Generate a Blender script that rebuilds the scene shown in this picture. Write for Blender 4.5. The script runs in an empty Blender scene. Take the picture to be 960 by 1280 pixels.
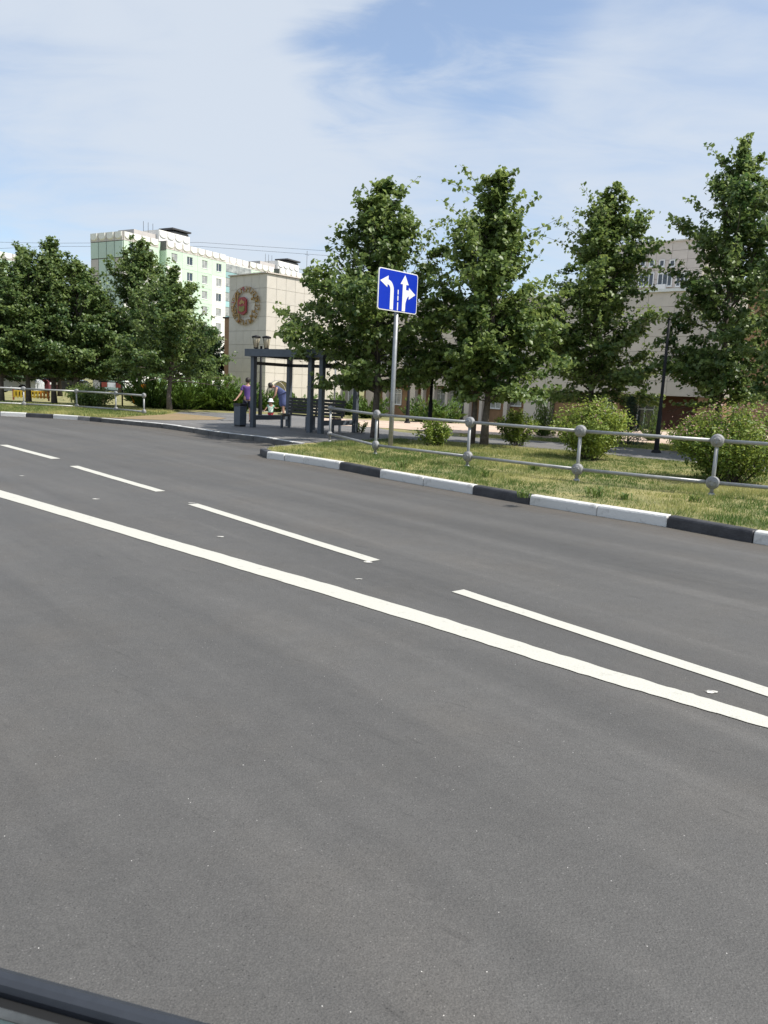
import bpy, bmesh, math, random
import numpy as np
from mathutils import Vector, Matrix
SC = bpy.context.scene
COL = SC.collection
rad = math.radians
# ------------------------------------------------------------------ camera
PITCH = math.atan(155.8/960); ROLL = rad(2.6); EYE = 1.6; FPX = 960.0
r0 = np.array([1, 0, 0.]); u0 = np.array([0, math.sin(PITCH), math.cos(PITCH)])
FW = np.array([0, math.cos(PITCH), -math.sin(PITCH)])
RT = math.cos(ROLL)*r0 + math.sin(ROLL)*u0
UP = -math.sin(ROLL)*r0 + math.cos(ROLL)*u0
CAM = np.array([0, 0, EYE])
cd = bpy.data.cameras.new('camera'); cam = bpy.data.objects.new('camera', cd); COL.objects.link(cam)
M = Matrix.Identity(4)
for i in range(3):
    M[i][0] = RT[i]; M[i][1] = UP[i]; M[i][2] = -FW[i]; M[i][3] = CAM[i]
cam.matrix_world = M
cd.sensor_fit = 'VERTICAL'; cd.sensor_height = 36; cd.lens = FPX/1280*36
cd.clip_start = 0.02; cd.clip_end = 6000
cd.dof.use_dof = True; cd.dof.focus_distance = 14; cd.dof.aperture_fstop = 20
SC.camera = cam
SC.render.resolution_x = 768; SC.render.resolution_y = 1024
SC.view_settings.view_transform = 'Standard'; SC.view_settings.look = 'None'
SC.view_settings.exposure = 0.52; SC.view_settings.gamma = 1

def ray(u, v): return FW + RT*(u-480)/FPX - UP*(v-640)/FPX
def gp(u, v, z=0.0):
    """where the sight line of photo pixel (u, v) meets the level z"""
    d = ray(u, v); p = CAM + d*((z-EYE)/d[2]); return (p[0], p[1], z)
def at_y(u, v, y):
    d = ray(u, v); p = CAM + d*(y/d[1]); return p
def on_wall(u, v, p0, d2):
    """(along, z) on the vertical wall through p0 heading d2"""
    d = ray(u, v); n = np.array([d2[1], -d2[0]])
    t = ((np.array(p0)[:2]-CAM[:2])@n)/(d[:2]@n)
    p = CAM + d*t
    return float((p[:2]-np.array(p0)[:2])@np.array(d2)), float(p[2])

# ------------------------------------------------------------------ sky and sun
SUN_AZ, SUN_EL = rad(108), rad(54)          # azimuth to the right of straight ahead
wd = bpy.data.worlds.new('World'); SC.world = wd; wd.use_nodes = True
nt = wd.node_tree; nt.nodes.clear()
def N(t, typ, **k):
    n = t.nodes.new(typ)
    for a, b in k.items(): setattr(n, a, b)
    return n
out = N(nt, 'ShaderNodeOutputWorld'); bg = N(nt, 'ShaderNodeBackground'); bg.inputs[1].default_value = 0.1
sky = N(nt, 'ShaderNodeTexSky', sky_type='NISHITA'); sky.sun_disc = False
sky.sun_elevation = SUN_EL; sky.sun_rotation = SUN_AZ; sky.air_density = 1.0; sky.dust_density = 0.4; sky.ozone_density = 2.5
tc = N(nt, 'ShaderNodeTexCoord'); sep = N(nt, 'ShaderNodeSeparateXYZ')
nt.links.new(tc.outputs['Generated'], sep.inputs[0])
def math_n(t, op, a, b=None, c=None):
    n = N(t, 'ShaderNodeMath', operation=op)
    for i, x in enumerate((a, b, c)):
        if x is None: continue
        if isinstance(x, (int, float)): n.inputs[i].default_value = x
        else: t.links.new(x, n.inputs[i])
    return n.outputs[0]
# high thin cloud lies on a layer: project the direction onto it
zz = math_n(nt, 'ADD', math_n(nt, 'MAXIMUM', sep.outputs[2], 0.0), 0.22)
px_ = math_n(nt, 'DIVIDE', sep.outputs[0], zz); py_ = math_n(nt, 'DIVIDE', sep.outputs[1], zz)
cmb = N(nt, 'ShaderNodeCombineXYZ'); nt.links.new(px_, cmb.inputs[0]); nt.links.new(py_, cmb.inputs[1])
mp = N(nt, 'ShaderNodeMapping'); mp.inputs['Rotation'].default_value = (0, 0, rad(-38)); mp.inputs['Scale'].default_value = (0.75, 1.5, 1)
mp.inputs['Location'].default_value = (0.3, 1.9, 0)
nt.links.new(cmb.outputs[0], mp.inputs[0])
n1 = N(nt, 'ShaderNodeTexNoise'); n1.inputs['Scale'].default_value = 1.1; n1.inputs['Detail'].default_value = 7; n1.inputs['Roughness'].default_value = 0.55; n1.inputs['Distortion'].default_value = 0.5
nt.links.new(mp.outputs[0], n1.inputs[0])
n2 = N(nt, 'ShaderNodeTexNoise'); n2.inputs['Scale'].default_value = 3.4; n2.inputs['Detail'].default_value = 10; n2.inputs['Roughness'].default_value = 0.58; n2.inputs['Distortion'].default_value = 0.7
nt.links.new(mp.outputs[0], n2.inputs[0])
def blob(u, v, lo, hi):
    d = ray(u, v); d = d/np.linalg.norm(d)
    vm = N(nt, 'ShaderNodeVectorMath', operation='DOT_PRODUCT'); nt.links.new(tc.outputs['Generated'], vm.inputs[0]); vm.inputs[1].default_value = tuple(d)
    mr = N(nt, 'ShaderNodeMapRange', interpolation_type='SMOOTHSTEP'); nt.links.new(vm.outputs['Value'], mr.inputs[0])
    mr.inputs[1].default_value = math.cos(rad(lo)); mr.inputs[2].default_value = math.cos(rad(hi)); mr.inputs[3].default_value = 0; mr.inputs[4].default_value = 1
    return mr.outputs[0]
cl = math_n(nt, 'ADD', math_n(nt, 'MULTIPLY', n1.outputs['Fac'], 1.0), math_n(nt, 'MULTIPLY', n2.outputs['Fac'], 0.62))
cl = math_n(nt, 'ADD', cl, -0.06)
gapn = math_n(nt, 'MULTIPLY_ADD', n2.outputs['Fac'], -2.6, 2.3)
# openings and banks of the cloud layer
cl = math_n(nt, 'SUBTRACT', cl, math_n(nt, 'MULTIPLY', math_n(nt, 'MULTIPLY', blob(600, 0, 8.5, .5), gapn), 0.38))
cl = math_n(nt, 'SUBTRACT', cl, math_n(nt, 'MULTIPLY', math_n(nt, 'MULTIPLY', blob(450, 80, 6, .5), gapn), 0.29))
cl = math_n(nt, 'SUBTRACT', cl, math_n(nt, 'MULTIPLY', blob(40, 300, 14, 2), 0.20))
cl = math_n(nt, 'SUBTRACT', cl, math_n(nt, 'MULTIPLY', blob(720, 290, 14, 2), 0.10))
cl = math_n(nt, 'ADD', cl, math_n(nt, 'MULTIPLY', blob(230, 130, 20, 2), 0.24))
cl = math_n(nt, 'ADD', cl, math_n(nt, 'MULTIPLY', blob(860, 120, 15, 2), 0.16))
cm = N(nt, 'ShaderNodeMapRange', interpolation_type='SMOOTHSTEP'); nt.links.new(cl, cm.inputs[0])
cm.inputs[1].default_value = 0.36; cm.inputs[2].default_value = 1.02; cm.inputs[3].default_value = 0.30; cm.inputs[4].default_value = 0.90
mix = N(nt, 'ShaderNodeMix', data_type='RGBA'); nt.links.new(cm.outputs[0], mix.inputs[0]); shs = N(nt, 'ShaderNodeHueSaturation'); shs.inputs['Saturation'].default_value = 1.12; shs.inputs['Value'].default_value = 1.25; nt.links.new(sky.outputs[0], shs.inputs['Color']); nt.links.new(shs.outputs[0], mix.inputs[6])
CLOUD = (5.0, 5.45, 6.05)
mix.inputs[7].default_value = (*CLOUD, 1)
nt.links.new(mix.outputs[2], bg.inputs[0]); nt.links.new(bg.outputs[0], out.inputs[0])
sl = bpy.data.lights.new('sun', 'SUN'); sl.energy = 4.2; sl.angle = rad(0.6); sl.color = (1, 0.95, 0.87)
so = bpy.data.objects.new('sun', sl); COL.objects.link(so)
sv = Vector((math.sin(SUN_AZ)*math.cos(SUN_EL), math.cos(SUN_AZ)*math.cos(SUN_EL), math.sin(SUN_EL)))
so.rotation_euler = sv.to_track_quat('Z', 'Y').to_euler(); so.location = (40, 10, 60)

# ------------------------------------------------------------------ helpers
def tag(o, label=None, cat=None, group=None, kind=None):
    if label: o['label'] = label
    if cat: o['category'] = cat
    if group: o['group'] = group
    if kind: o['kind'] = kind
    return o
def empty(name, loc=(0, 0, 0), rz=0.0, label=None, cat=None, group=None):
    o = bpy.data.objects.new(name, None); COL.objects.link(o); o.location = loc; o.rotation_euler = (0, 0, rz); o.empty_display_size = 0.2
    return tag(o, label, cat, group)
def link(name, me, parent=None, loc=(0, 0, 0), rot=(0, 0, 0)):
    o = bpy.data.objects.new(name, me); COL.objects.link(o)
    if parent is not None: o.parent = parent
    o.location = loc; o.rotation_euler = rot
    return o
def copy_tree(o, parent=None):
    c = o.copy(); COL.objects.link(c); c.parent = parent
    for ch in list(o.children): copy_tree(ch, c)
    return c

class MB:
    def __init__(s): s.v = []; s.f = []; s.sm = []; s.mi = []; s.cur = 0
    def add(s, vs, fs, smooth=False):
        b = len(s.v); s.v += [tuple(map(float, p)) for p in vs]
        s.f += [tuple(i+b for i in f) for f in fs]; s.sm += [smooth]*len(fs); s.mi += [s.cur]*len(fs); return s
    def box(s, c, d, rz=0.0, rx=0.0, ry=0.0, bev=0.0):
        x, y, z = d[0]/2, d[1]/2, d[2]/2
        R = Matrix.Rotation(rz, 3, 'Z') @ Matrix.Rotation(ry, 3, 'Y') @ Matrix.Rotation(rx, 3, 'X')
        if bev <= 0:
            vs = [(-x, -y, -z), (x, -y, -z), (x, y, -z), (-x, y, -z), (-x, -y, z), (x, -y, z), (x, y, z), (-x, y, z)]
            fs = [(0, 3, 2, 1), (4, 5, 6, 7), (0, 1, 5, 4), (1, 2, 6, 5), (2, 3, 7, 6), (3, 0, 4, 7)]
        else:
            bm = bmesh.new(); bmesh.ops.create_cube(bm, size=1)
            for q in bm.verts: q.co = Vector((q.co.x*d[0], q.co.y*d[1], q.co.z*d[2]))
            bmesh.ops.bevel(bm, geom=bm.edges[:], offset=bev, segments=2, affect='EDGES', profile=0.5)
            vs = [q.co.copy() for q in bm.verts]; fs = [tuple(q.index for q in f.verts) for f in bm.faces]; bm.free()
        c = Vector(c)
        return s.add([R @ Vector(p) + c for p in vs], fs)
    def tube(s, pts, r, n=10, cap=True, smooth=True):
        pts = [Vector(p) for p in pts]
        rs = r if isinstance(r, (list, tuple)) else [r]*len(pts)
        vs = []; fs = []; prev = None
        for i, p in enumerate(pts):
            a = pts[max(i-1, 0)]; b = pts[min(i+1, len(pts)-1)]; t = (b-a).normalized()
            if prev is None:
                ref = Vector((0, 0, 1)) if abs(t.z) < .9 else Vector((1, 0, 0))
                x = t.cross(ref).normalized()
            else:
                x = (prev - t*prev.dot(t)).normalized()
            prev = x; y = t.cross(x)
            for k in range(n):
                a_ = 2*math.pi*k/n; vs.append(p + (x*math.cos(a_)+y*math.sin(a_))*rs[i])
        for i in range(len(pts)-1):
            for k in range(n):
                k2 = (k+1) % n; fs.append((i*n+k, i*n+k2, (i+1)*n+k2, (i+1)*n+k))
        s.add(vs, fs, smooth)
        if cap:
            b = len(s.v)-len(vs)
            s.f += [tuple(b+k for k in reversed(range(n))), tuple(b+(len(pts)-1)*n+k for k in range(n))]; s.sm += [False]*2; s.mi += [s.cur]*2
        return s
    def lathe(s, prof, c, axis=(0, 0, 1), n=20, smooth=True):
        ax = Vector(axis).normalized(); ref = Vector((0, 0, 1)) if abs(ax.z) < .9 else Vector((1, 0, 0))
        x = ax.cross(ref).normalized(); y = ax.cross(x); c = Vector(c); vs = []; fs = []
        for (r, h) in prof:
            for k in range(n):
                a = 2*math.pi*k/n; vs.append(c + ax*h + (x*math.cos(a)+y*math.sin(a))*max(r, 1e-4))
        for i in range(len(prof)-1):
            for k in range(n):
                k2 = (k+1) % n; fs.append((i*n+k, i*n+k2, (i+1)*n+k2, (i+1)*n+k))
        return s.add(vs, fs, smooth)
    def prism(s, poly, z0, z1):
        n = len(poly)
        vs = [(p[0], p[1], z0) for p in poly] + [(p[0], p[1], z1) for p in poly]
        fs = [tuple(reversed(range(n))), tuple(range(n, 2*n))] + [(i, (i+1) % n, n+(i+1) % n, n+i) for i in range(n)]
        return s.add(vs, fs)
    def mesh(s, name, mats):
        me = bpy.data.meshes.new(name); me.from_pydata(s.v, [], s.f)
        for m in (mats if isinstance(mats, (list, tuple)) else [mats]): me.materials.append(m)
        me.polygons.foreach_set('use_smooth', s.sm); me.polygons.foreach_set('material_index', s.mi); me.update()
        return me
    def build(s, name, mats, parent=None, loc=(0, 0, 0), rot=(0, 0, 0)):
        return link(name, s.mesh(name, mats), parent, loc, rot)

# ------------------------------------------------------------------ materials
def mat(name, col, rough=0.6, metal=0.0, var=0.12, scale=6.0, bump=0.0, bscale=40.0, rnd=0.0, spec=0.5, coat=0.0, col2=None, lo=0.35, hi=0.65, coord='Object'):
    m = bpy.data.materials.new(name); m.use_nodes = True; t = m.node_tree; p = t.nodes['Principled BSDF']
    p.inputs['Roughness'].default_value = rough; p.inputs['Metallic'].default_value = metal; p.inputs['Specular IOR Level'].default_value = spec
    p.inputs['Coat Weight'].default_value = coat
    co = N(t, 'ShaderNodeTexCoord'); no = N(t, 'ShaderNodeTexNoise'); no.inputs['Scale'].default_value = scale; no.inputs['Detail'].default_value = 6; no.inputs['Roughness'].default_value = .6
    t.links.new(co.outputs[coord], no.inputs[0])
    mr = N(t, 'ShaderNodeMapRange', clamp=True); t.links.new(no.outputs['Fac'], mr.inputs[0]); mr.inputs[1].default_value = lo; mr.inputs[2].default_value = hi
    mx = N(t, 'ShaderNodeMix', data_type='RGBA'); t.links.new(mr.outputs[0], mx.inputs[0])
    c2 = col2 if col2 else tuple(min(1, c*(1+var)) for c in col); c1 = col if col2 else tuple(c*(1-var) for c in col)
    mx.inputs[6].default_value = (*c1, 1); mx.inputs[7].default_value = (*c2, 1)
    o = mx.outputs[2]
    if rnd:
        oi = N(t, 'ShaderNodeObjectInfo'); hv = N(t, 'ShaderNodeHueSaturation')
        v = math_n(t, 'MULTIPLY_ADD', oi.outputs['Random'], 2*rnd, 1-rnd); t.links.new(v, hv.inputs['Value']); t.links.new(o, hv.inputs['Color']); o = hv.outputs[0]
    t.links.new(o, p.inputs['Base Color'])
    if bump:
        nb = N(t, 'ShaderNodeTexNoise'); nb.inputs['Scale'].default_value = bscale; nb.inputs['Detail'].default_value = 5; t.links.new(co.outputs[coord], nb.inputs[0])
        bp = N(t, 'ShaderNodeBump'); bp.inputs['Strength'].default_value = bump; bp.inputs['Distance'].default_value = .02; t.links.new(nb.outputs['Fac'], bp.inputs['Height']); t.links.new(bp.outputs[0], p.inputs['Normal'])
    return m

def asphalt_mat(name, base, streak=True, brown=0.25):
    m = bpy.data.materials.new(name); m.use_nodes = True; t = m.node_tree; p = t.nodes['Principled BSDF']
    p.inputs['Specular IOR Level'].default_value = 0.45
    co = N(t, 'ShaderNodeTexCoord')
    def noise(sc, det, rg=.6, vec=None):
        n = N(t, 'ShaderNodeTexNoise'); n.inputs['Scale'].default_value = sc; n.inputs['Detail'].default_value = det; n.inputs['Roughness'].default_value = rg
        t.links.new(vec or co.outputs['Object'], n.inputs[0]); return n.outputs['Fac']
    def rng(x, a, b, c, d):
        r = N(t, 'ShaderNodeMapRange', clamp=True); t.links.new(x, r.inputs[0])
        for i, q in enumerate((a, b, c, d)): r.inputs[i+1].default_value = q
        return r.outputs[0]
    def along(ang, sx, sy):           # turn first, then stretch along the lane
        a = N(t, 'ShaderNodeMapping'); a.inputs['Rotation'].default_value = (0, 0, rad(ang)); t.links.new(co.outputs['Object'], a.inputs[0])
        b = N(t, 'ShaderNodeMapping'); b.inputs['Scale'].default_value = (sx, sy, 1); t.links.new(a.outputs[0], b.inputs[0]); return b.outputs[0]
    st = noise(1.0, 6, .62, along(47, .07, 1.25))
    scf = noise(1.0, 4, .7, along(38, 2.2, 17)); tyre = noise(1.0, 3, .5, along(52, .03, 2.6))
    big = noise(.35, 7, .7); mid = noise(7, 9, .8); fine = noise(170, 3, .8); fine2 = noise(48, 4, .8)
    v = rng(st, .3, .7, .83, 1.18)
    v = math_n(t, 'MULTIPLY', v, rng(big, .3, .7, .90, 1.10))
    v = math_n(t, 'MULTIPLY', v, rng(mid, .3, .7, .90, 1.10))
    v = math_n(t, 'MULTIPLY', v, rng(fine, .3, .7, .62, 1.38))
    v = math_n(t, 'MULTIPLY', v, rng(fine2, .3, .7, .84, 1.16))
    v = math_n(t, 'MULTIPLY', v, rng(scf, .62, .76, 1.0, .66))
    v = math_n(t, 'MULTIPLY', v, rng(tyre, .56, .70, 1.0, 1.14))
    # aggregate: pale and dark stones in the binder
    vo = N(t, 'ShaderNodeTexVoronoi'); vo.inputs['Scale'].default_value = 110; t.links.new(co.outputs['Object'], vo.inputs[0])
    sp = N(t, 'ShaderNodeSeparateColor'); t.links.new(vo.outputs['Color'], sp.inputs[0])
    inn = rng(vo.outputs['Distance'], .22, .32, 1, 0)
    pale = math_n(t, 'MULTIPLY', inn, rng(sp.outputs[0], .955, .96, 0, 1)); dark = math_n(t, 'MULTIPLY', inn, rng(sp.outputs[1], .95, .955, 0, 1))
    bright = math_n(t, 'MULTIPLY', rng(vo.outputs['Distance'], .18, .24, 1, 0), rng(sp.outputs[2], 0.9990, .9992, 0, 1))
    v = math_n(t, 'MULTIPLY', v, math_n(t, 'MULTIPLY_ADD', pale, .75, 1.0)); v = math_n(t, 'MULTIPLY', v, math_n(t, 'MULTIPLY_ADD', dark, -.5, 1.0))
    v = math_n(t, 'MULTIPLY', v, math_n(t, 'MULTIPLY_ADD', bright, 5.0, 1.0))
    br = rng(noise(.8, 5), .48, .72, 0, brown)
    mx = N(t, 'ShaderNodeMix', data_type='RGBA'); t.links.new(br, mx.inputs[0]); mx.inputs[6].default_value = (*base, 1); mx.inputs[7].default_value = (base[0]*1.28, base[1]*1.1, base[2]*.88, 1)
    hv = N(t, 'ShaderNodeHueSaturation'); t.links.new(v, hv.inputs['Value']); t.links.new(mx.outputs[2], hv.inputs['Color']); t.links.new(hv.outputs[0], p.inputs['Base Color'])
    t.links.new(rng(st, .3, .7, .62, .82), p.inputs['Roughness'])
    bp = N(t, 'ShaderNodeBump'); bp.inputs['Strength'].default_value = .45; bp.inputs['Distance'].default_value = .006
    t.links.new(math_n(t, 'ADD', noise(120, 3, .7), math_n(t, 'MULTIPLY', vo.outputs['Distance'], -.5)), bp.inputs['Height']); t.links.new(bp.outputs[0], p.inputs['Normal'])
    return m

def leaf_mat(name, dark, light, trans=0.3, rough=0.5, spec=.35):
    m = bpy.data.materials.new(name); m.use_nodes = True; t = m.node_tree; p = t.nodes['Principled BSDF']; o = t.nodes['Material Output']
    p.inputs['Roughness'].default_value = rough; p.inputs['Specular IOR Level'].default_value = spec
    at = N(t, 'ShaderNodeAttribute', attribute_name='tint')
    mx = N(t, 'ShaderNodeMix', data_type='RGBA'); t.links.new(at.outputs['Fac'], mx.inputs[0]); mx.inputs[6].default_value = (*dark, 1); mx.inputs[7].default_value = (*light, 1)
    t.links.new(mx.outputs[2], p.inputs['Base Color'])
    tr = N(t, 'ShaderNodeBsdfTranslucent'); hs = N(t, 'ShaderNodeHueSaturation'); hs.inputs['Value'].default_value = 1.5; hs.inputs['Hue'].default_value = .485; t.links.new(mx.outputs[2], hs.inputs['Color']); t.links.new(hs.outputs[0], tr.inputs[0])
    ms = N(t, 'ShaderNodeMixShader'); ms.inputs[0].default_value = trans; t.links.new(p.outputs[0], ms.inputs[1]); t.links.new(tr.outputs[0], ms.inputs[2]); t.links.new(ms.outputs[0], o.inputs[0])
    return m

def glass_mat(name, col, rough=.06):
    m = mat(name, col, rough=rough, var=.25, scale=1.2, spec=.9); return m

MT = {}
MT['road'] = asphalt_mat('asphalt', (.0865, .0840, .0800), brown=.18)
MT['pave'] = asphalt_mat('pavement_asphalt', (.15, .146, .142), brown=.15)
MT['mark'] = mat('marking_paint', (.37, .36, .315), rough=.65, col2=(.50, .49, .435), scale=9, lo=.24, hi=.40, bump=.25, bscale=70)
MT['fleck'] = mat('old_paint', (.22, .215, .2), rough=.7, col2=(.72, .7, .64), scale=22, lo=.4, hi=.55)
MT['kwhite'] = mat('white_kerb_paint', (.20, .19, .175), rough=.8, col2=(.60, .595, .57), scale=3.8, lo=.27, hi=.46, bump=.35, bscale=25, rnd=.06)
MT['kblack'] = mat('black_kerb_paint', (.022, .022, .026), rough=.6, col2=(.05, .05, .055), scale=4, bump=.35, bscale=25)
MT['kconc'] = mat('kerb_concrete', (.22, .21, .2), rough=.85, var=.25, scale=5, bump=.4, bscale=30, rnd=.08)
MT['kdark'] = mat('dark_kerb_concrete', (.10, .097, .092), rough=.85, var=.25, scale=5, bump=.4, bscale=30, rnd=.08)  # darker concrete for the bus bay kerb and the island nose
MT['kline'] = mat('kerb_edge_paint', (.36, .36, .35), rough=.7, col2=(.66, .66, .64), scale=1.2)
MT['lawn'] = mat('lawn_soil', (.11, .12, .04), rough=.95, col2=(.30, .26, .11), scale=.9, bump=.6, bscale=18)
MT['ground'] = mat('ground_grass', (.07, .09, .03), rough=.95, col2=(.12, .12, .05), scale=.05)
MT['dirt'] = mat('sandy_dirt', (.28, .19, .11), rough=.95, col2=(.20, .16, .075), scale=2.5, bump=.5, bscale=20)
MT['pink'] = mat('pink_paving', (.52, .40, .31), rough=.85, var=.12, scale=1.5, bump=.2)
MT['galv'] = mat('grey_fence_paint', (.30, .305, .305), rough=.42, metal=.25, var=.12, scale=9, bump=.08, bscale=60)
MT['galv2'] = mat('galvanised_steel', (.30, .31, .32), rough=.45, metal=.55, var=.12, scale=12)
MT['castdisc'] = mat('cast_disc_grey', (.25, .25, .25), rough=.6, metal=.1, var=.2, scale=18, bump=.2, bscale=50)
MT['signblue'] = mat('sign_blue', (.004, .030, .42), rough=.35, var=.04, scale=4, spec=.4)
MT['signwhite'] = mat('sign_white', (.80, .80, .76), rough=.4, var=.03)
MT['steelblk'] = mat('black_pole_paint', (.010, .010, .012), rough=.6, var=.2, spec=.25)
MT['shelter'] = mat('shelter_grey_paint', (.075, .09, .11), rough=.45, var=.12, scale=5)
MT['shelter2'] = mat('shelter_dark_beam', (.03, .033, .04), rough=.5, var=.12)
MT['wood'] = mat('dark_bench_wood', (.032, .030, .026), rough=.6, var=.3, scale=12)
MT['binblk'] = mat('bin_black', (.012, .012, .014), rough=.5)
MT['lampglass'] = mat('lantern_glass', (.42, .38, .28), rough=.2, var=.2, scale=4, spec=.6)
MT['tile'] = mat('beige_cladding_panel', (.58, .54, .475), rough=.55, var=.05, scale=1.2, rnd=.035)
MT['tile2'] = mat('grey_pink_cladding_panel', (.60, .535, .48), rough=.55, var=.05, scale=1.2, rnd=.035)
MT['joint'] = mat('facade_backing', (.36, .33, .285), rough=.9)
MT['brown'] = mat('brown_facade', (.30, .175, .095), rough=.8, var=.1, scale=2)
MT['redbrown'] = mat('red_brown_facade', (.14, .062, .042), rough=.8, var=.15, scale=2)
MT['white'] = mat('white_frame', (.78, .78, .77), rough=.45, var=.03)
MT['pane'] = glass_mat('window_pane', (.035, .05, .065))
MT['curtain'] = mat('curtained_pane', (.30, .31, .30), rough=.1, var=.45, scale=.8, spec=.8)
MT['dgrey'] = mat('door_grey', (.12, .12, .115), rough=.5)
MT['green'] = mat('pale_green_panel', (.54, .69, .54), rough=.8, var=.06, scale=.4, rnd=.04)
MT['greenend'] = mat('end_wall_green_panel', (.50, .62, .55), rough=.8, var=.07, scale=.4, rnd=.05)
MT['pwhite'] = mat('white_panel', (.76, .75, .71), rough=.8, var=.05, scale=.4, rnd=.03)
MT['pinkwhite'] = mat('parapet_panel', (.54, .50, .47), rough=.8, var=.08, scale=.6, rnd=.05)
MT['scal'] = mat('scallop_white', (.80, .79, .75), rough=.75, var=.04)
MT['teal'] = mat('teal_balcony', (.30, .48, .50), rough=.6, var=.12, scale=.5, rnd=.2)
MT['roofdark'] = mat('dark_roof_cap', (.05, .05, .055), rough=.7)
MT['seam'] = mat('panel_seam', (.17, .17, .16), rough=.9)
MT['bark'] = mat('bark', (.085, .068, .055), rough=.95, col2=(.16, .135, .115), scale=9, bump=.8, bscale=22)
MT['wire'] = mat('wire_black', (.03, .03, .03), rough=.6)
MT['gold'] = mat('brass_letters', (.36, .225, .085), rough=.45, metal=.3, var=.15, scale=8)
MT['redsh'] = mat('red_shield', (.30, .035, .045), rough=.5, var=.15, scale=3)
MT['oliv'] = mat('olive_emblem_paint', (.22, .21, .06), rough=.6, var=.2)
MT['cremeglass'] = mat('amber_canopy_sheet', (.50, .46, .35), rough=.3, var=.1)
MT['brick'] = None
def brick_mat():
    m = bpy.data.materials.new('orange_brick'); m.use_nodes = True; t = m.node_tree; p = t.nodes['Principled BSDF']; p.inputs['Roughness'].default_value = .85
    co = N(t, 'ShaderNodeTexCoord'); mp_ = N(t, 'ShaderNodeMapping'); mp_.inputs['Rotation'].default_value = (rad(90), 0, 0); t.links.new(co.outputs['Object'], mp_.inputs[0])
    b = N(t, 'ShaderNodeTexBrick'); b.inputs['Scale'].default_value = 2.0; b.inputs['Color1'].default_value = (.36, .19, .10, 1); b.inputs['Color2'].default_value = (.29, .15, .085, 1); b.inputs['Mortar'].default_value = (.36, .3, .24, 1)
    b.inputs['Mortar Size'].default_value = .012; t.links.new(mp_.outputs[0], b.inputs[0]); t.links.new(b.outputs[0], p.inputs['Base Color'])
    return m
MT['brick'] = brick_mat()
MT['linden'] = leaf_mat('linden_leaf', (.050, .100, .025), (.24, .315, .09), spec=.45, rough=.42, trans=.42)
MT['linden_dark'] = leaf_mat('dark_linden_leaf', (.042, .092, .026), (.22, .295, .088), trans=.40, spec=.5, rough=.42)
MT['backleaf'] = leaf_mat('backdrop_leaf', (.016, .04, .015), (.05, .09, .03), trans=.2)
MT['bushleaf'] = leaf_mat('shrub_leaf', (.075, .135, .022), (.29, .36, .07), trans=.35)
MT['bushpink'] = leaf_mat('shrub_blossom', (.30, .17, .14), (.50, .34, .28), trans=.2)
MT['juniper'] = leaf_mat('juniper_needle', (.026, .068, .014), (.13, .21, .032), trans=.15)
MT['spruce'] = leaf_mat('spruce_needle', (.03, .065, .04), (.09, .14, .09), trans=.1)
MT['grass'] = leaf_mat('grass_blade', (.075, .140, .028), (.40, .39, .15), trans=.35, rough=.6)
MT['skin'] = mat('skin', (.42, .24, .17), rough=.5, var=.04)
MT['purple'] = mat('purple_cotton', (.105, .055, .22), rough=.85, var=.1, scale=9)
MT['navy'] = mat('navy_cotton', (.012, .013, .03), rough=.85)
MT['bluedress'] = mat('blue_dress_cotton', (.075, .095, .215), rough=.85, var=.12, scale=9)
MT['hair'] = mat('dark_hair', (.02, .014, .01), rough=.6)
MT['greenchk'] = mat('green_white_cloth', (.06, .30, .16), rough=.85, col2=(.6, .68, .62), scale=14, lo=.42, hi=.5)
MT['redcloth'] = mat('red_cloth', (.42, .03, .05), rough=.85)
MT['whitecloth'] = mat('white_cloth', (.7, .72, .72), rough=.85)
MT['shoe'] = mat('dark_shoe', (.02, .02, .022), rough=.6)
MT['yellow'] = mat('yellow_play_paint', (.52, .36, .025), rough=.45, var=.1)
MT['orange'] = mat('orange_play_paint', (.75, .26, .015), rough=.45, var=.1)
MT['dkred'] = mat('dull_red_paint', (.25, .05, .03), rough=.5)
MT['carwhite'] = mat('white_car_paint', (.62, .64, .67), rough=.25, coat=.6, var=.03)
MT['carred'] = mat('dull_red_car_paint', (.14, .04, .05), rough=.25, coat=.6, var=.03)
MT['cargrey'] = mat('grey_car_paint', (.22, .23, .25), rough=.25, coat=.6, var=.03)
MT['tyre'] = mat('tyre_rubber', (.015, .015, .016), rough=.8)
MT['sill'] = mat('door_sill_plastic', (.026, .030, .038), rough=.42, var=.1, scale=40)
MT['rubber'] = mat('door_seal_rubber', (.004, .004, .004), rough=.7)
MT['chrome'] = mat('inner_strip', (.07, .075, .075), rough=.35, metal=.3, var=.25, scale=30)
MT['innertrim'] = mat('glass_reflection_trim', (.05, .075, .075), rough=.35, var=.3, scale=20)  # greenish window glass reflection put into the trim's own colour
MT['signsmall'] = mat('small_blue_sign', (.01, .06, .42), rough=.4)

# ------------------------------------------------------------------ ground, road
Z0 = 0.15
DROP = 1.4
def terrain_z(x, y):
    t = min(1, max(0, (y-38)/30.0)); return .145 - DROP*t
me = bpy.data.meshes.new('ground'); me.from_pydata([(-3000, -3000, -1.4), (3000, -3000, -1.4), (3000, 5000, -1.4), (-3000, 5000, -1.4)], [], [(0, 1, 2, 3)]); me.materials.append(MT['ground'])
tag(link('ground', me), 'wide grassy ground reaching the horizon', kind='structure')
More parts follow.
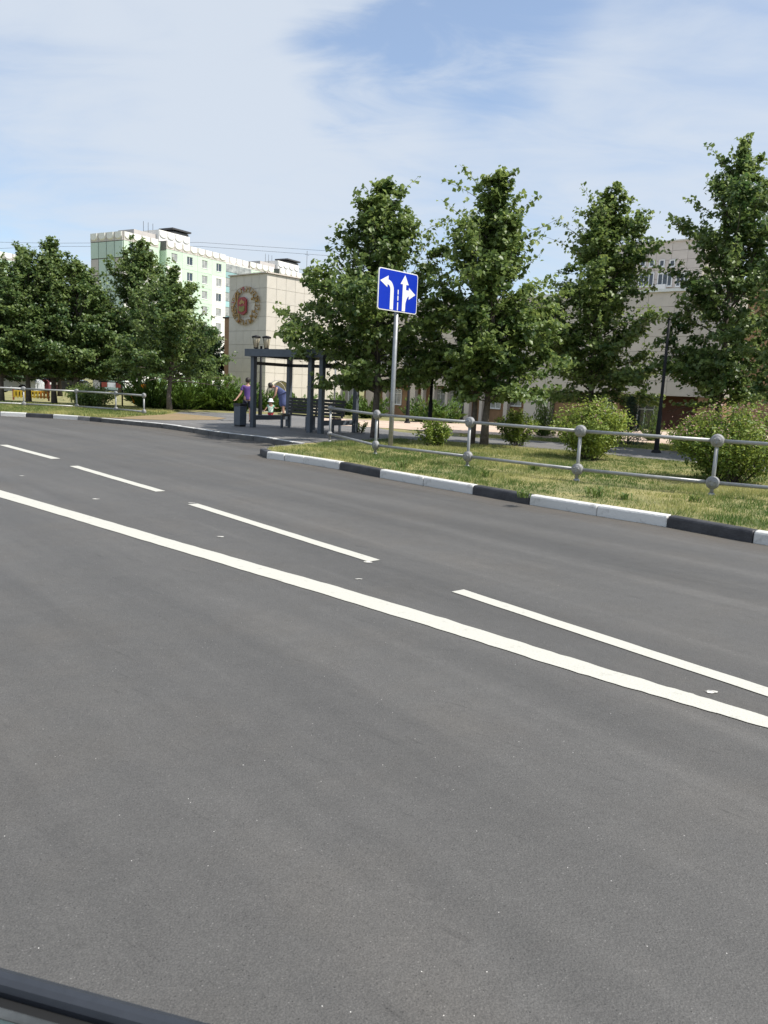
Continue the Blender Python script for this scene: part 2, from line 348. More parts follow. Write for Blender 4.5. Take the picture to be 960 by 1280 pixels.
# kerb line, road side, from far left to far right
KL = [gp(0, 520)[:2], gp(32, 521.5)[:2], gp(66, 523)[:2], gp(97, 525.2)[:2], gp(126, 528)[:2]]
KL = [(-60, 30.5), (-30, 27.6), (-18, 27.2)] + KL
KP = [gp(126, 528)[:2], gp(163, 531.5)[:2], gp(200, 535)[:2], gp(235, 540)[:2], gp(270, 546)[:2], gp(315, 551)[:2], gp(350, 556.5)[:2], (-2.15, 19.0)]
KI = [(-2.15, 18.9), (-2.72, 17.6), (-2.80, 16.9), gp(333, 573)[:2], gp(355, 576)[:2]]
islb = [(379, 579.5), (424, 587), (474, 597), (528, 607), (590, 618), (661, 631), (745, 645), (833, 659), (940, 679)]
KI2 = [gp(355, 576)[:2]] + [gp(u, v)[:2] for u, v in islb] + [(5.0, 8.16), (5.7, 7.45), (6.4, 6.75), (7.1, 6.05), (7.8, 5.35), (10, 3.2), (14, -.6), (24, -10)]
edge = KL + KP[1:] + KI[1:] + KI2[1:]
def offset(pl, d):
    P = [Vector(p) for p in pl]; o = []
    for i in range(len(P)):
        a = P[max(i-1, 0)]; b = P[min(i+1, len(P)-1)]; t = (b-a).normalized(); o.append(P[i] + Vector((-t.y, t.x))*d)
    return o
road = MB().add([(-90, -60, 0), (70, -60, 0), (70, 32, 0), (-90, 32, 0)], [(0, 1, 2, 3)]).build('road', MT['road'])
tag(road, 'wide dark grey asphalt road with white lane lines', kind='structure')
# lawn sheet: strip mesh from the kerb to the far field, dropping gently towards the school
inner = [tuple(p) for p in offset(edge, .12)]
lm = MB(); rows = [0, 1]
YB = [33, 38, 48, 58, 68, 140, 420]
vs = [(p[0], p[1], .145) for p in inner]
# flat near part: polygon from kerb to y = 33
poly = [(p[0], p[1], .145) for p in inner] + [(60, -10, .145), (60, 33, .145), (-60, 33, .145)]
lm.add(poly, [tuple(range(len(poly)))])
XS = [-420, -60, 60, 420]
for a, b in zip(YB[:-1], YB[1:]):
    x0 = 60 if a < 60 else 420
    lm.add([(-x0, a, terrain_z(0, a)), (x0, a, terrain_z(0, a)), (x0, b, terrain_z(0, b)), (-x0, b, terrain_z(0, b))], [(0, 1, 2, 3)])
lawn = lm.build('lawn', MT['lawn']); tag(lawn, 'mown lawn and earth behind the kerbs', kind='structure')
def sheet(name, pts, m, z, label):
    o = MB().add([(p[0], p[1], z) for p in pts], [tuple(range(len(pts)))]).build(name, m); return tag(o, label, kind='structure')
pv = [tuple(p) for p in offset(KP, .16)]
pv += [gp(420, 552, Z0), gp(500, 548.5, Z0), gp(575, 553, Z0), gp(670, 560, Z0), gp(857, 577.5, Z0), gp(960, 591, Z0), gp(1200, 628, Z0), gp(1200, 602, Z0), gp(960, 574, Z0), gp(800, 561, Z0), gp(670, 551, Z0), gp(575, 546, Z0), gp(500, 540, Z0), gp(440, 529, Z0), gp(410, 521, Z0), gp(300, 516.5, Z0), gp(228, 514.5, Z0), gp(205, 519.5, Z0), gp(150, 523.5, Z0)]
sheet('pavement', pv, MT['pave'], .150, 'grey asphalt pavement at the bus stop')
sheet('paved_walk', [gp(400, 530.5, Z0), gp(480, 535, Z0), gp(575, 541.5, Z0), gp(670, 546.5, Z0), gp(960, 561, Z0), gp(1150, 573, Z0), gp(1150, 553, Z0), gp(960, 545, Z0), gp(670, 533, Z0), gp(480, 526, Z0), gp(405, 522, Z0)], MT['pink'], .156, 'pink paved walk in front of the school')
sheet('dirt_patch', [gp(118, 520.5, Z0), gp(150, 523.5, Z0), gp(205, 525.5, Z0), gp(270, 525, Z0), gp(283, 523, Z0), gp(262, 520.5, Z0), gp(222, 517, Z0), gp(190, 519.5, Z0), gp(150, 520.5, Z0), gp(125, 518.5, Z0)], MT['dirt'], .160, 'bare sandy earth beside the bus stop pavement')

# --- kerb stones, each its own piece
kerb = empty('kerb', (0, 0, 0)); tag(kerb, 'kerb of white and black painted stones', kind='structure')
rk = random.Random(4)
def kerb_stone(a, b, m, h=.15, w=.16, line=False, tilt=0):
    a = Vector(a); b = Vector(b); L = (b-a).length; t = (b-a)/L; n = Vector((-t.y, t.x))
    g = .006; x0, x1 = g, L-g
    prof = [(0, -.06), (0.004, h-.03), (.012, h-.012), (.03, h), (w-.02, h), (w, h-.02), (w, -.06)]
    k = len(prof); vs = []
    j = rk.uniform(-.006, .006)
    for xx in (x0, x0+.012, x1-.012, x1):
        e = .008 if xx in (x0, x1) else 0
        for q, (d, z) in enumerate(prof):
            vs.append((xx, d + (e if q < 4 else -e) + j, z - (e if 1 <= q <= 5 else 0)))
    fs = []
    for i in range(3):
        for q in range(k-1): fs.append((i*k+q, (i+1)*k+q, (i+1)*k+q+1, i*k+q+1))
    fs += [tuple(range(k)), tuple(reversed(range(3*k, 4*k)))]
    mb = MB().add(vs, fs)
    mats = [m]
    if line:
        mats.append(MT['kline'])
        for i, f in enumerate(mb.f[:18]):
            if i % 6 in (2, 3): mb.mi[i] = 1
    o = mb.build('kerb_stone', mats, kerb, (a.x, a.y, rk.uniform(-.004, .003)), (0, 0, math.atan2(t.y, t.x)))
    return o
W, K, G, D = MT['kwhite'], MT['kblack'], MT['kconc'], MT['kdark']
# left kerb
lb = [(-19.0, 27.2), (-17.4, 27.15), (-15.4, 27.1), gp(0, 520)[:2]]
for i in range(len(lb)-1): kerb_stone(lb[i], lb[i+1], [K, W, K][i])
for (u0_, v0_, u1_, v1_, m) in [(0, 520, 32, 521.5, W), (32, 521.5, 66, 523.2, K), (66, 523.2, 97, 525.2, W), (97, 525.2, 112, 526.5, G), (112, 526.5, 126, 528, K)]:
    kerb_stone(gp(u0_, v0_)[:2], gp(u1_, v1_)[:2], m)
def walk_line(pl, step):
    P = [Vector(p) for p in pl]; o = [P[0]]; acc = 0
    for a, b in zip(P[:-1], P[1:]):
        L = (b-a).length; s = step-acc
        while s < L: o.append(a+(b-a)*s/L); s += step
        acc = L-(s-step)
    return o
pp = walk_line(KP, 1.0); pp.append(Vector(KP[-1]))
for a, b in zip(pp[:-1], pp[1:]): kerb_stone(a, b, D, line=True)
# island nose and front
for i in range(len(KI)-2): kerb_stone(KI[i], KI[i+1], [D, D, K][i])
kerb_stone(KI[3], KI[4], W)
cols = [W, W, K, W, W, K, W, W, K, W, K, W, W, K]
for i in range(len(KI2)-4): kerb_stone(KI2[i], KI2[i+1], cols[i])

# gutter dirt along the kerb foot
def gutter(pl, w, name):
    a = [Vector(p) for p in pl]; b = offset(pl, -w*.45); c = offset(pl, -w)
    vs = [(p.x, p.y, .004) for p in a] + [(p.x, p.y, .004) for p in b] + [(p.x, p.y, .004) for p in c]; n = len(a); fs = []
    for r in range(2):
        for i in range(n-1): fs.append((r*n+i, (r+1)*n+i, (r+1)*n+i+1, r*n+i+1))
    me = bpy.data.meshes.new(name); me.from_pydata(vs, [], fs); at = me.attributes.new('dust', 'FLOAT', 'POINT')
    at.data.foreach_set('value', [1.0]*n+[.55]*n+[0.0]*n); me.materials.append(MT['gutter']); o = link(name, me, road); return o
def gutter_mat():
    m = bpy.data.materials.new('gutter_dust'); m.use_nodes = True; t = m.node_tree; p = t.nodes['Principled BSDF']; p.inputs['Roughness'].default_value = .95
    p.inputs['Base Color'].default_value = (.165, .142, .115, 1)
    at = N(t, 'ShaderNodeAttribute', attribute_name='dust'); co = N(t, 'ShaderNodeTexCoord'); no = N(t, 'ShaderNodeTexNoise'); no.inputs['Scale'].default_value = 3; no.inputs['Detail'].default_value = 8; no.inputs['Roughness'].default_value = .7
    t.links.new(co.outputs['Object'], no.inputs[0])
    v = math_n(t, 'MULTIPLY', at.outputs['Fac'], math_n(t, 'SUBTRACT', math_n(t, 'MULTIPLY', no.outputs['Fac'], 2.4), .55)); v = math_n(t, 'MULTIPLY', v, .6)
    n = t.nodes[-1]; n.use_clamp = True
    t.links.new(v, p.inputs['Alpha']); return m
MT['gutter'] = gutter_mat()
gutter([KI[2], KI[3], KI[4]]+[tuple(p) for p in KI2[1:-3]], .75, 'gutter_dust')
gutter(KP, 1.6, 'gutter_dust'); gutter(KL[2:], .6, 'gutter_dust')

# --- lane markings: one sheet each, 4 mm above the asphalt, edges slightly uneven as laid
rm = random.Random(7)
def marking(name, up_, lo_, nsub, m, z=.005):
    a = [Vector(gp(u, v)[:2]) for u, v in up_]; b = [Vector(gp(u, v)[:2]) for u, v in lo_]
    def res(P):
        o = []
        for i in range(nsub+1):
            t = i/nsub*(len(P)-1); k = min(int(t), len(P)-2); f = t-k
            p0 = P[max(k-1, 0)]; p1 = P[k]; p2 = P[k+1]; p3 = P[min(k+2, len(P)-1)]
            o.append(.5*((2*p1)+(p2-p0)*f+(2*p0-5*p1+4*p2-p3)*f*f+(3*p1-p0-3*p2+p3)*f**3))
        return o
    A, B = res(a), res(b)
    vs = []
    for p in A+B: vs.append((p.x+rm.uniform(-.006, .006), p.y+rm.uniform(-.006, .006), z))
    n = nsub+1
    return MB().add(vs, [(i, n+i, n+i+1, i+1) for i in range(nsub)]).build(name, m, road)
# the solid line, its two edges followed across the frame and beyond it
marking('solid_line', [(-260, 538), (0, 613), (240, 682.5), (480, 751), (720, 825), (960, 897), (1300, 1003), (1900, 1189)], [(-260, 546), (0, 622), (240, 694), (480, 766), (720, 841), (960, 911.5), (1300, 1020), (1900, 1215)], 150, MT['mark'])
def dash(u0_, v0_, u1_, v1_, w):
    a = Vector(gp(u0_, v0_)[:2]); b = Vector(gp(u1_, v1_)[:2]); t = (b-a).normalized(); n = Vector((-t.y, t.x)); L = (b-a).length; k = max(4, int(L/.15)); vs = []
    sg = rm.uniform(-.01, .01)
    for s in (1, -1):
        for i in range(k+1):
            p = a+t*(L*i/k)+n*(s*w/2+rm.uniform(-.003, .003)+sg*math.sin(3*i/k)); vs.append((p.x, p.y, .005))
    n_ = k+1
    MB().add(vs, [(i, n_+i, n_+i+1, i+1) for i in range(k)]).build('lane_dash', MT['mark'], road)
for d in [(-150, 520, -62, 541, .17), (4, 556.3, 70, 573.7, .17), (92, 582.7, 201, 614.5, .15), (241, 630.3, 468, 701.5, .14), (572, 738.8, 985, 874, .135)]: dash(*d)
def fleck(u, v, w, seed):
    r = random.Random(seed); x, y, _ = gp(u, v); k = 11
    vs = [(x+math.cos(6.283*i/k)*w*r.uniform(.45, 1.1), y+math.sin(6.283*i/k)*w*.55*r.uniform(.4, 1.1), .0045) for i in range(k)]
    MB().add(vs, [tuple(range(k))]).build('paint_fleck', MT['fleck'], road)
for i, q in enumerate([(119, 624, .06), (275, 671, .055), (240, 629, .05), (447, 724, .04), (460, 703, .05), (889, 865.5, .05), (862, 868, .03), (27, 595, .05)]): fleck(*q, 20+i)

# ------------------------------------------------------------------ guard fences
def guard_fence(name, posts, label, zt=.86, zb=.20, rr=.030, dr=.106, disc=None, first_small=False):
    f = empty(name, (posts[0][0], posts[0][1], Z0), 0, label, 'fence'); o = Vector((posts[0][0], posts[0][1]))
    L = [Vector(p)-o for p in posts]
    for i, p in enumerate(L):
        q = L[min(i+1, len(L)-1)]-L[max(i-1, 0)]; q.normalize(); n = Vector((q.y, -q.x, 0)).normalized()
        mb = MB().tube([(p.x, p.y, -.15), (p.x, p.y, zt-.02)], .030, 12); mb.lathe([(.0, .0), (.055, .0), (.055, .03), (.034, .05)], (p.x, p.y, -.01), n=14)
        mb.build('post', MT['galv'], f)
        sc = 1 if disc is None else disc
        if first_small and i == 0: sc = .62
        for z in (zt, zb):
            R = dr*sc; h = .045
            db = MB().lathe([(0, -h-.012), (R*.55, -h-.010), (R*.82, -h), (R*.97, -h*.55), (R, 0), (R*.97, h*.55), (R*.82, h), (R*.78, h+.004), (R*.60, h+.005), (R*.56, h+.014), (R*.22, h+.018), (0, h+.018)], (p.x, p.y, z), (n.x, n.y, 0), n=22)
            for k in range(3):
                a = k*2.094+.4; ax = Vector((q.x, q.y, 0)); c = Vector((p.x, p.y, z)) + (ax*math.cos(a)+Vector((0, 0, 1))*math.sin(a))*R*.40 + n*(h+.014)
                db.lathe([(.0, .016), (.011, .014), (.013, 0), (.013, -.004)], c, (n.x, n.y, 0), n=8)
            db.build('coupling_disc', MT['castdisc'], f)
    for a, b in zip(L[:-1], L[1:]):
        for z in (zt, zb):
            t = (b-a).normalized()*.05
            MB().tube([(a.x+t.x, a.y+t.y, z), (b.x-t.x, b.y-t.y, z)], rr, 12).build('rail', MT['galv'], f)
    return f
fr = [gp(412, 552, Z0)[:2], gp(469, 568, Z0)[:2], gp(584, 583.5, Z0)[:2], gp(720.5, 601, Z0)[:2], gp(889, 619, Z0)[:2], (7.2, 11.0), (9.15, 9.8)]
guard_fence('guard_fence', fr, 'grey two-rail tube fence with round discs along the black and white kerb on the right', first_small=True)
fl = [gp(180, 518, Z0)[:2], gp(145, 514.5, Z0)[:2], gp(96, 511, Z0)[:2], gp(30, 508, Z0)[:2], (-18.9, 32.3), (-21.5, 32.0)]
guard_fence('guard_fence', fl, 'far grey tube fence in front of the trees at the left edge', zt=.72, zb=.10, rr=.038, dr=.10)

# ------------------------------------------------------------------ lane sign
sx, sy, _ = gp(488, 558, Z0)
sg = empty('lane_sign', (sx, sy, Z0), 0, 'blue square sign with white left and straight-right arrows on a grey pole', 'road sign')
th = rad(42); sdir = Vector((math.sin(th), math.cos(th), 0)); sn = Vector((sdir.y, -sdir.x, 0))   # faces the driver
px0 = at_y(472, 335.5, sy-.35); px1 = at_y(471, 387.5, sy-.35)
ztop = px0[2]-Z0; zbot = px1[2]-Z0; SH = ztop-zbot; SW = 1.42
MB().tube([(0, 0, -.3), (0, 0, 1.2), (-.005, 0, ztop-.1)], [.062, .058, .056], 14).build('pole', MT['galv2'], sg)
pl = empty('tmp'); bpy.data.objects.remove(pl)
srot = math.atan2(sdir.y, sdir.x)
ploc = (-.34*sdir.x+sn.x*.075-.0, -.34*sdir.y+sn.y*.075, zbot)
ploc = (sdir.x*(-.78)+sn.x*.075, sdir.y*(-.78)+sn.y*.075, zbot)
def rrect(x0, z0, x1, z1, r, n=6):
    p = []
    for cx, cz, a0 in ((x1-r, z1-r, 0), (x0+r, z1-r, 90), (x0+r, z0+r, 180), (x1-r, z0+r, 270)):
        for k in range(n+1): a = rad(a0+90*k/n); p.append((cx+r*math.cos(a), cz+r*math.sin(a)))
    return p
def flat(name, polys, y0, y1, m, parent, loc, rz):
    mb = MB()
    for P in polys:
        n = len(P); vs = [(p[0], y0, p[1]) for p in P]+[(p[0], y1, p[1]) for p in P]
        mb.add(vs, [tuple(range(n)), tuple(reversed(range(n, 2*n)))]+[((i+1) % n, i, n+i, n+(i+1) % n) for i in range(n)])
    return mb.build(name, m, parent, loc, (0, 0, rz))
plate = flat('sign_plate', [rrect(0, 0, SW, SH, .07)], -.012, .012, MT['signwhite'], sg, ploc, srot)
flat('sign_face', [rrect(.022, .022, SW-.022, SH-.022, .055)], -.016, -.011, MT['signblue'], sg, ploc, srot)
def S(s, t): return (s*SW, (1-t)*SH)
arL = [S(.295, .965)]
stemw = .082
# bent left arrow
lo_in = [S(.295, .965), S(.295, .50)]; 
curve_in = [S(.295-.07*(1-math.cos(a)), .50-.125*math.sin(a)) for a in [rad(x) for x in range(10, 91, 16)]]
curve_out = [S(.378-.15*(1-math.cos(a)), .50-.24*math.sin(a)) for a in [rad(x) for x in range(90, -1, -15)]]
polyL = [S(.295, .965), S(.295, .50)] + curve_in + [S(.215, .375), S(.215, .445), S(.035, .31), S(.235, .165), S(.235, .262)] + curve_out + [S(.378, .965)]
polyR = [S(.605, .965), S(.605, .305), S(.545, .305), S(.655, .075), S(.755, .305), S(.69, .305), S(.69, .435), S(.765, .435), S(.765, .365), S(.94, .515), S(.77, .66), S(.77, .575), S(.745, .59), S(.715, .66), S(.69, .76), S(.686, .965)]
dl = [[S(.480, a), S(.503, a), S(.503, b), S(.480, b)] for a, b in ((.46, .575), (.605, .725), (.765, .965))]
flat('left_arrow', [polyL], -.020, -.0155, MT['signwhite'], sg, ploc, srot)
flat('straight_and_right_arrow', [polyR], -.020, -.0155, MT['signwhite'], sg, ploc, srot)
flat('divider_dashes', dl, -.020, -.0155, MT['signwhite'], sg, ploc, srot)
for z in (.22, .78):
    MB().box((.78, .045, z*SH), (.5, .03, .05)).box((.78, .085, z*SH), (.16, .09, .04)).build('bracket', MT['galv2'], sg, ploc, (0, 0, srot))

# ------------------------------------------------------------------ bus shelter, bench, bin, lamp posts
P1 = Vector(gp(316, 534, Z0)[:2]); P5 = Vector(gp(400.5, 542, Z0)[:2])
ax = (P5-P1).normalized(); bk = Vector((-ax.y, ax.x)); LEN = (P5-P1).length; DEP = 1.64
sh = empty('bus_shelter', (P1.x, P1.y, Z0), math.atan2(ax.y, ax.x), 'dark grey steel bus shelter with a flat roof half hidden by the tree', 'bus shelter')
Hs = 2.30
xs = at_y(376, 541, 23.3)
mid = ((Vector(gp(376.5, 541, Z0)[:2])-P1).dot(ax))
for (x, y) in ((0, 0), (mid, 0), (LEN, 0), (0, DEP), (LEN, DEP), (LEN*.5, DEP)):
    MB().box((x, y, Hs/2-.05), (.145, .145, Hs+.1), bev=.008).build('post', MT['shelter'], sh)
for x in (0, LEN):
    MB().box((x, DEP/2, .31), (.07, DEP-.147, .15), bev=.006).build('low_rail', MT['shelter'], sh)
    MB().box((x, DEP/2, 2.02), (.06, DEP-.147, .10), bev=.006).build('top_rail', MT['shelter2'], sh)
MB().box((LEN/2, DEP, 2.02), (LEN-.13, .06, .10), bev=.006).build('top_rail', MT['shelter2'], sh)
MB().box((LEN/2, DEP/2, Hs+.05), (LEN+.30, DEP+.30, .06), bev=.01).build('roof_deck', MT['shelter2'], sh)
rf = MB(); 
for (cx, cy, dx, dy) in ((LEN/2, -.19, LEN+.40, .05), (LEN/2, DEP+.19, LEN+.40, .05), (-.175, DEP/2, .05, DEP+.33), (LEN+.175, DEP/2, .05, DEP+.33)): rf.box((cx, cy, Hs+.035), (dx, dy, .225))
rf.build('roof_fascia', MT['shelter'], sh)
for k in range(5): MB().box((.35+k*(LEN-.7)/4, DEP/2, Hs-.01), (.05, DEP+.2, .06)).build('roof_joist', MT['shelter2'], sh)

bn = empty('bench', (P1.x+ax.x*.25+bk.x*.88, P1.y+ax.y*.25+bk.y*.88, Z0), math.atan2(ax.y, ax.x), 'dark slatted bench with backrest inside the bus shelter', 'bench')
BL = LEN-.45
for k in range(4): MB().box((BL/2, .02+k*.115, .44), (BL, .095, .035), bev=.006).build('seat_slat', MT['wood'], bn)
for k in range(5): MB().box((BL/2, .47+k*.012, .52+k*.105), (BL, .03, .085), rx=-.1, bev=.006).build('back_slat', MT['wood'], bn)
for x in (.12, BL/2, BL-.12):
    MB().box((x, .06, .205), (.06, .08, .41), bev=.008).box((x, .40, .205), (.06, .08, .41), bev=.008).box((x, .23, .385), (.05, .26, .05)).build('leg', MT['shelter'], bn)
    MB().box((x, .515, .70), (.05, .04, .56), rx=-.1).build('back_support', MT['shelter2'], bn)

bx_, by_, _ = gp(300, 533, Z0)
bi = empty('litter_bin', (bx_, by_, Z0), rad(-38), 'blue-grey square litter bin beside the bus shelter post', 'bin'); bi.scale = (.82, .82, .86)
MB().box((0, 0, .40), (.36, .34, .68), bev=.012).build('body', MT['shelter'], bi)
MB().box((0, 0, .03), (.32, .30, .06)).build('plinth', MT['binblk'], bi)
mbn = MB()
for (cx, cy, dx, dy) in ((0, -.165, .40, .03), (0, .165, .40, .03), (-.185, 0, .03, .30), (.185, 0, .03, .30)): mbn.box((cx, cy, .80), (dx, dy, .10))
mbn.build('rim', MT['binblk'], bi)
MB().box((-.19, -.02, .16), (.012, .20, .22)).build('side_panel', MT['binblk'], bi); MB().box((-.19, -.02, .66), (.012, .24, .10)).build('slot', MT['binblk'], bi)

def make_lamp():
    r = empty('lamp_post', (0, 0, 0))
    MB().tube([(0, 0, -.1), (0, 0, .05), (0, 0, .95), (0, 0, 1.0), (0, 0, 3.05)], [.085, .085, .075, .055, .048], 14).build('pole', MT['steelblk'], r)
    MB().lathe([(.13, 0), (.13, .04), (.09, .08)], (0, 0, 0), n=16).build('base', MT['steelblk'], r)
    MB().box((0, 0, 2.86), (.52, .05, .05), bev=.008).tube([(-.22, 0, 2.86), (-.22, 0, 2.95)], .03, 8).tube([(.22, 0, 2.86), (.22, 0, 2.95)], .03, 8).build('crossarm', MT['steelblk'], r)
    for s in (-.22, .22):
        l = MB().lathe([(.0, 2.95), (.085, 2.95), (.16, 3.38), (.155, 3.39), (0, 3.39)], (s, 0, 0), n=14).build('lantern', MT['lampglass'], r)
        MB().lathe([(.165, 3.385), (.185, 3.40), (.18, 3.45), (.06, 3.49), (0, 3.50)], (s, 0, 0), n=14).build('cap', MT['steelblk'], l)
        mb = MB()
        for k in range(4):
            a = k*math.pi/2+.78; mb.tube([(s+.088*math.cos(a), .088*math.sin(a), 2.95), (s+.165*math.cos(a), .165*math.sin(a), 3.385)], .009, 5)
        mb.lathe([(.0, 2.93), (.095, 2.93), (.1, 2.97), (.085, 2.98)], (s, 0, 0), n=14)
        mb.build('cage', MT['steelblk'], l)
    r.scale = (1, 1, .95)
    return r
lamp0 = make_lamp()
lamps = [(325, 521, 'black lamp post with two lanterns rising behind the bus shelter roof', -.1), (820, 566, 'plain black pole between the bright green shrub and the rightmost big tree', .9), (536, 549, 'plain black pole between the blue lane sign and the twin-stemmed tree', .6), (509, 529, 'slim black lamp post right of the blue sign pole, further off', .5), (577, 526, 'slim black lamp post just left of the twin-stemmed tree', .5)]
for i, (u, v, lab, rz) in enumerate(lamps):
    if i in (1, 2):           # two plain poles without lanterns in view
        o = empty('street_pole', (0, 0, 0)); MB().tube([(0, 0, -.1), (0, 0, .05), (0, 0, 1.1), (0, 0, 1.15), (0, 0, 3.6)], [.068, .068, .058, .045, .036], 14).build('shaft', MT['steelblk'], o); MB().lathe([(.13, 0), (.13, .04), (.09, .08)], (0, 0, 0), n=16).build('base', MT['steelblk'], o); MB().lathe([(.05, 3.6), (.045, 3.63), (0, 3.64)], (0, 0, 0), n=12).build('cap', MT['steelblk'], o)
        o.location = gp(u, v, Z0); tag(o, lab, 'pole', 'plain black poles'); continue
    o = lamp0 if i == 0 else copy_tree(lamp0)
    q = gp(u, v, Z0); o.location = q; o.rotation_euler = (0, 0, rz); tag(o, lab, 'lamp post', 'black twin lantern lamp posts')
q = gp(417, 531, Z0)
bsn = empty('bus_stop_sign', q, 0, 'small blue sign showing through the leaves above the bus shelter', 'sign')
zz_ = at_y(418.5, 428.5, q[1])[2]-q[2]
MB().tube([(0, 0, -.1), (0, 0, zz_+.12)], .03, 8).build('pole', MT['galv2'], bsn)
MB().box((.02, -.05, zz_), (.26, .02, .26), rz=.3, bev=.006).build('plate', MT['signsmall'], bsn)

# ------------------------------------------------------------------ buildings
e1 = Vector((math.sin(rad(41)), math.cos(rad(41)))); e2 = Vector((e1.y, -e1.x))
T0 = Vector(at_y(334, 340, 72.0)[:2]); ZB = -1.35
def wall_frame(p0, d):            # object rotation so local x runs along d and local -y faces outward to the right of d ... viewer side
    return (p0.x, p0.y, 0), math.atan2(d.y, d.x)
def panel_mesh(w, h, m, t=.016, gap=.016):
    b = MB(); x0, x1, z0, z1 = gap/2, w-gap/2, gap/2, h-gap/2; c = .004
    vs = [(x0, 0, z0), (x1, 0, z0), (x1, 0, z1), (x0, 0, z1), (x0+c, -t, z0+c), (x1-c, -t, z0+c), (x1-c, -t, z1-c), (x0+c, -t, z1-c)]
    b.add(vs, [(4, 5, 6, 7), (0, 1, 5, 4), (1, 2, 6, 5), (2, 3, 7, 6), (3, 0, 4, 7)])
    return b.mesh('cladding_panel', m)
def clad(parent, p0, d, x0, x1, z0, z1, w, h, m, off, holes=()):
    """cladding panels over a rectangle of a wall, each its own piece"""
    nx = max(1, round((x1-x0)/w)); nz = max(1, round((z1-z0)/h)); w = (x1-x0)/nx; h = (z1-z0)/nz; me = panel_mesh(w, h, m)
    rz = math.atan2(d.y, d.x); n = Vector((d.y, -d.x))
    for j in range(nz):
        for i in range(nx):
            a = x0+i*w; z = z0+j*h
            if any(a+w > H_[0]+.05 and a < H_[1]-.05 and z+h > H_[2]+.05 and z < H_[3]-.05 for H_ in holes): continue
            p = p0+d*a+n*off; link('cladding_panel', me, parent, (p.x-parent.location.x, p.y-parent.location.y, z-parent.location.z), (0, 0, rz))
def window(parent, p0, d, x0, x1, z0, z1, off, bars=(), trans=None, pane='pane', depth=.10, fw=.07, name='window'):
    w, h = x1-x0, z1-z0; rz = math.atan2(d.y, d.x); n = Vector((d.y, -d.x)); p = p0+d*x0+n*off
    b = MB(); f = fw
    for (cx, cz, dx, dz) in ((w/2, f/2, w, f), (w/2, h-f/2, w, f), (f/2, h/2, f, h-2*f), (w-f/2, h/2, f, h-2*f)): b.box((cx, 0, cz), (dx, depth, dz))
    for s in bars: b.box((w*s, 0, h/2), (f*.8, depth*.8, h-2*f))
    if trans: b.box((w/2, 0, h*trans), (w-2*f, depth*.7, f*.7))
    b.box((w/2, -depth*.7, -.03), (w+.1, depth*.9, .05))
    o = b.build(name, MT['white'], parent, (p.x-parent.location.x, p.y-parent.location.y, z0-parent.location.z), (0, 0, rz))
    MB().box((w/2, depth*.2, h/2), (w-f, .02, h-f)).build('pane', MT[pane], o)
    return o
def quad_body(parent, name, pts, z0, z1, m):
    ox, oy, oz = parent.location
    return MB().prism([(p.x-ox, p.y-oy) for p in pts], z0-oz, z1-oz).build(name, m, parent)

# --- beige tower of the school
ZT = at_y(334, 340, 72.0)[2]
tw = empty('school_tower', (T0.x, T0.y, ZB), 0, 'beige panelled windowless tower with a round musical emblem', 'building')
TL, TR = 5.5, on_wall(448, 490, T0, e1)[0]
quad_body(tw, 'core', [T0-e2*TL+e1*.06+e2*.06, T0+e1*.06-e2*.06, T0+e1*TR-e2*.06, T0+e1*TR-e2*TL], ZB, ZT-.02, MT['joint'])
A0 = T0-e2*TL
clad(tw, A0, e2, 0, TL, ZB, ZT-.1, 1.12, 1.25, MT['tile'], -.01)
wx = on_wall(436, 479, T0, e1); wx2 = on_wall(447, 504, T0, e1)
clad(tw, T0, e1, 0, TR, ZB, ZT-.1, 1.15, 1.25, MT['tile'], -.01, holes=[(wx[0], TR, wx2[1], wx[1])])
cp = MB()
for a, b in ((A0, T0), (T0, T0+e1*TR)):
    d = (b-a).normalized(); n = Vector((d.y, -d.x)); c = (a+b)/2+n*.05-Vector((T0.x, T0.y)); cp.box((c.x, c.y, ZT-ZB-.03), ((b-a).length+.1, .22, .10), rz=math.atan2(d.y, d.x))
cp.build('coping', MT['tile2'], tw)
window(tw, T0, e1, wx[0], TR-.15, wx2[1], wx[1], -.02, bars=(.5,), trans=.7, pane='curtain')
# arched entrance canopy with door
cx0 = on_wall(331, 497, T0, e1)[0]; cx1 = on_wall(357, 497, T0, e1)[0]
cx0 = .2; cw = max(cx1-cx0, 2.4); zc = on_wall(345, 476, T0, e1)[1]; zs = on_wall(333, 492, T0, e1)[1]
can = empty('entrance_canopy', (T0.x+e1.x*(cx0+cw/2), T0.y+e1.y*(cx0+cw/2), ZB), math.atan2(e1.y, e1.x)); can.parent = None
tag(can, 'arched glazed canopy over the door at the foot of the beige tower', 'canopy')
r_ = cw/2; zh = zs-ZB; hh = zc-zs
arc = [(math.cos(a)*r_, zh+math.sin(a)*hh) for a in [math.pi*k/16 for k in range(17)]]
mbx = MB(); vs = [(x, -.7, z) for x, z in arc]+[(x, -.08, z) for x, z in arc]+[(x*.97, -.7, z-.03) for x, z in arc]+[(x*.97, -.08, z-.03) for x, z in arc]
mbx.add(vs, [(i, i+1, 18+i, 17+i) for i in range(16)]+[(34+i, 51+i, 52+i, 35+i) for i in range(16)]+[(i, 34+i, 35+i, i+1) for i in range(16)], True)
mbx.build('canopy_sheet', MT['cremeglass'], can)
for y in (-.7, -.1):
    MB().tube([(x, y, z) for x, z in arc], .045, 8).build('arch_rib', MT['dgrey'], can)
for s in (-1, 1):
    MB().tube([(s*r_, -.7, 0), (s*r_, -.7, zh)], .045, 8).build('canopy_post', MT['dgrey'], can)
MB().box((0, -.10, 1.05), (1.0, .06, 2.1)).build('door', MT['rubber'], can)
MB().box((0, -.08, 1.08), (1.16, .05, 2.2)).build('door_frame', MT['dgrey'], can)
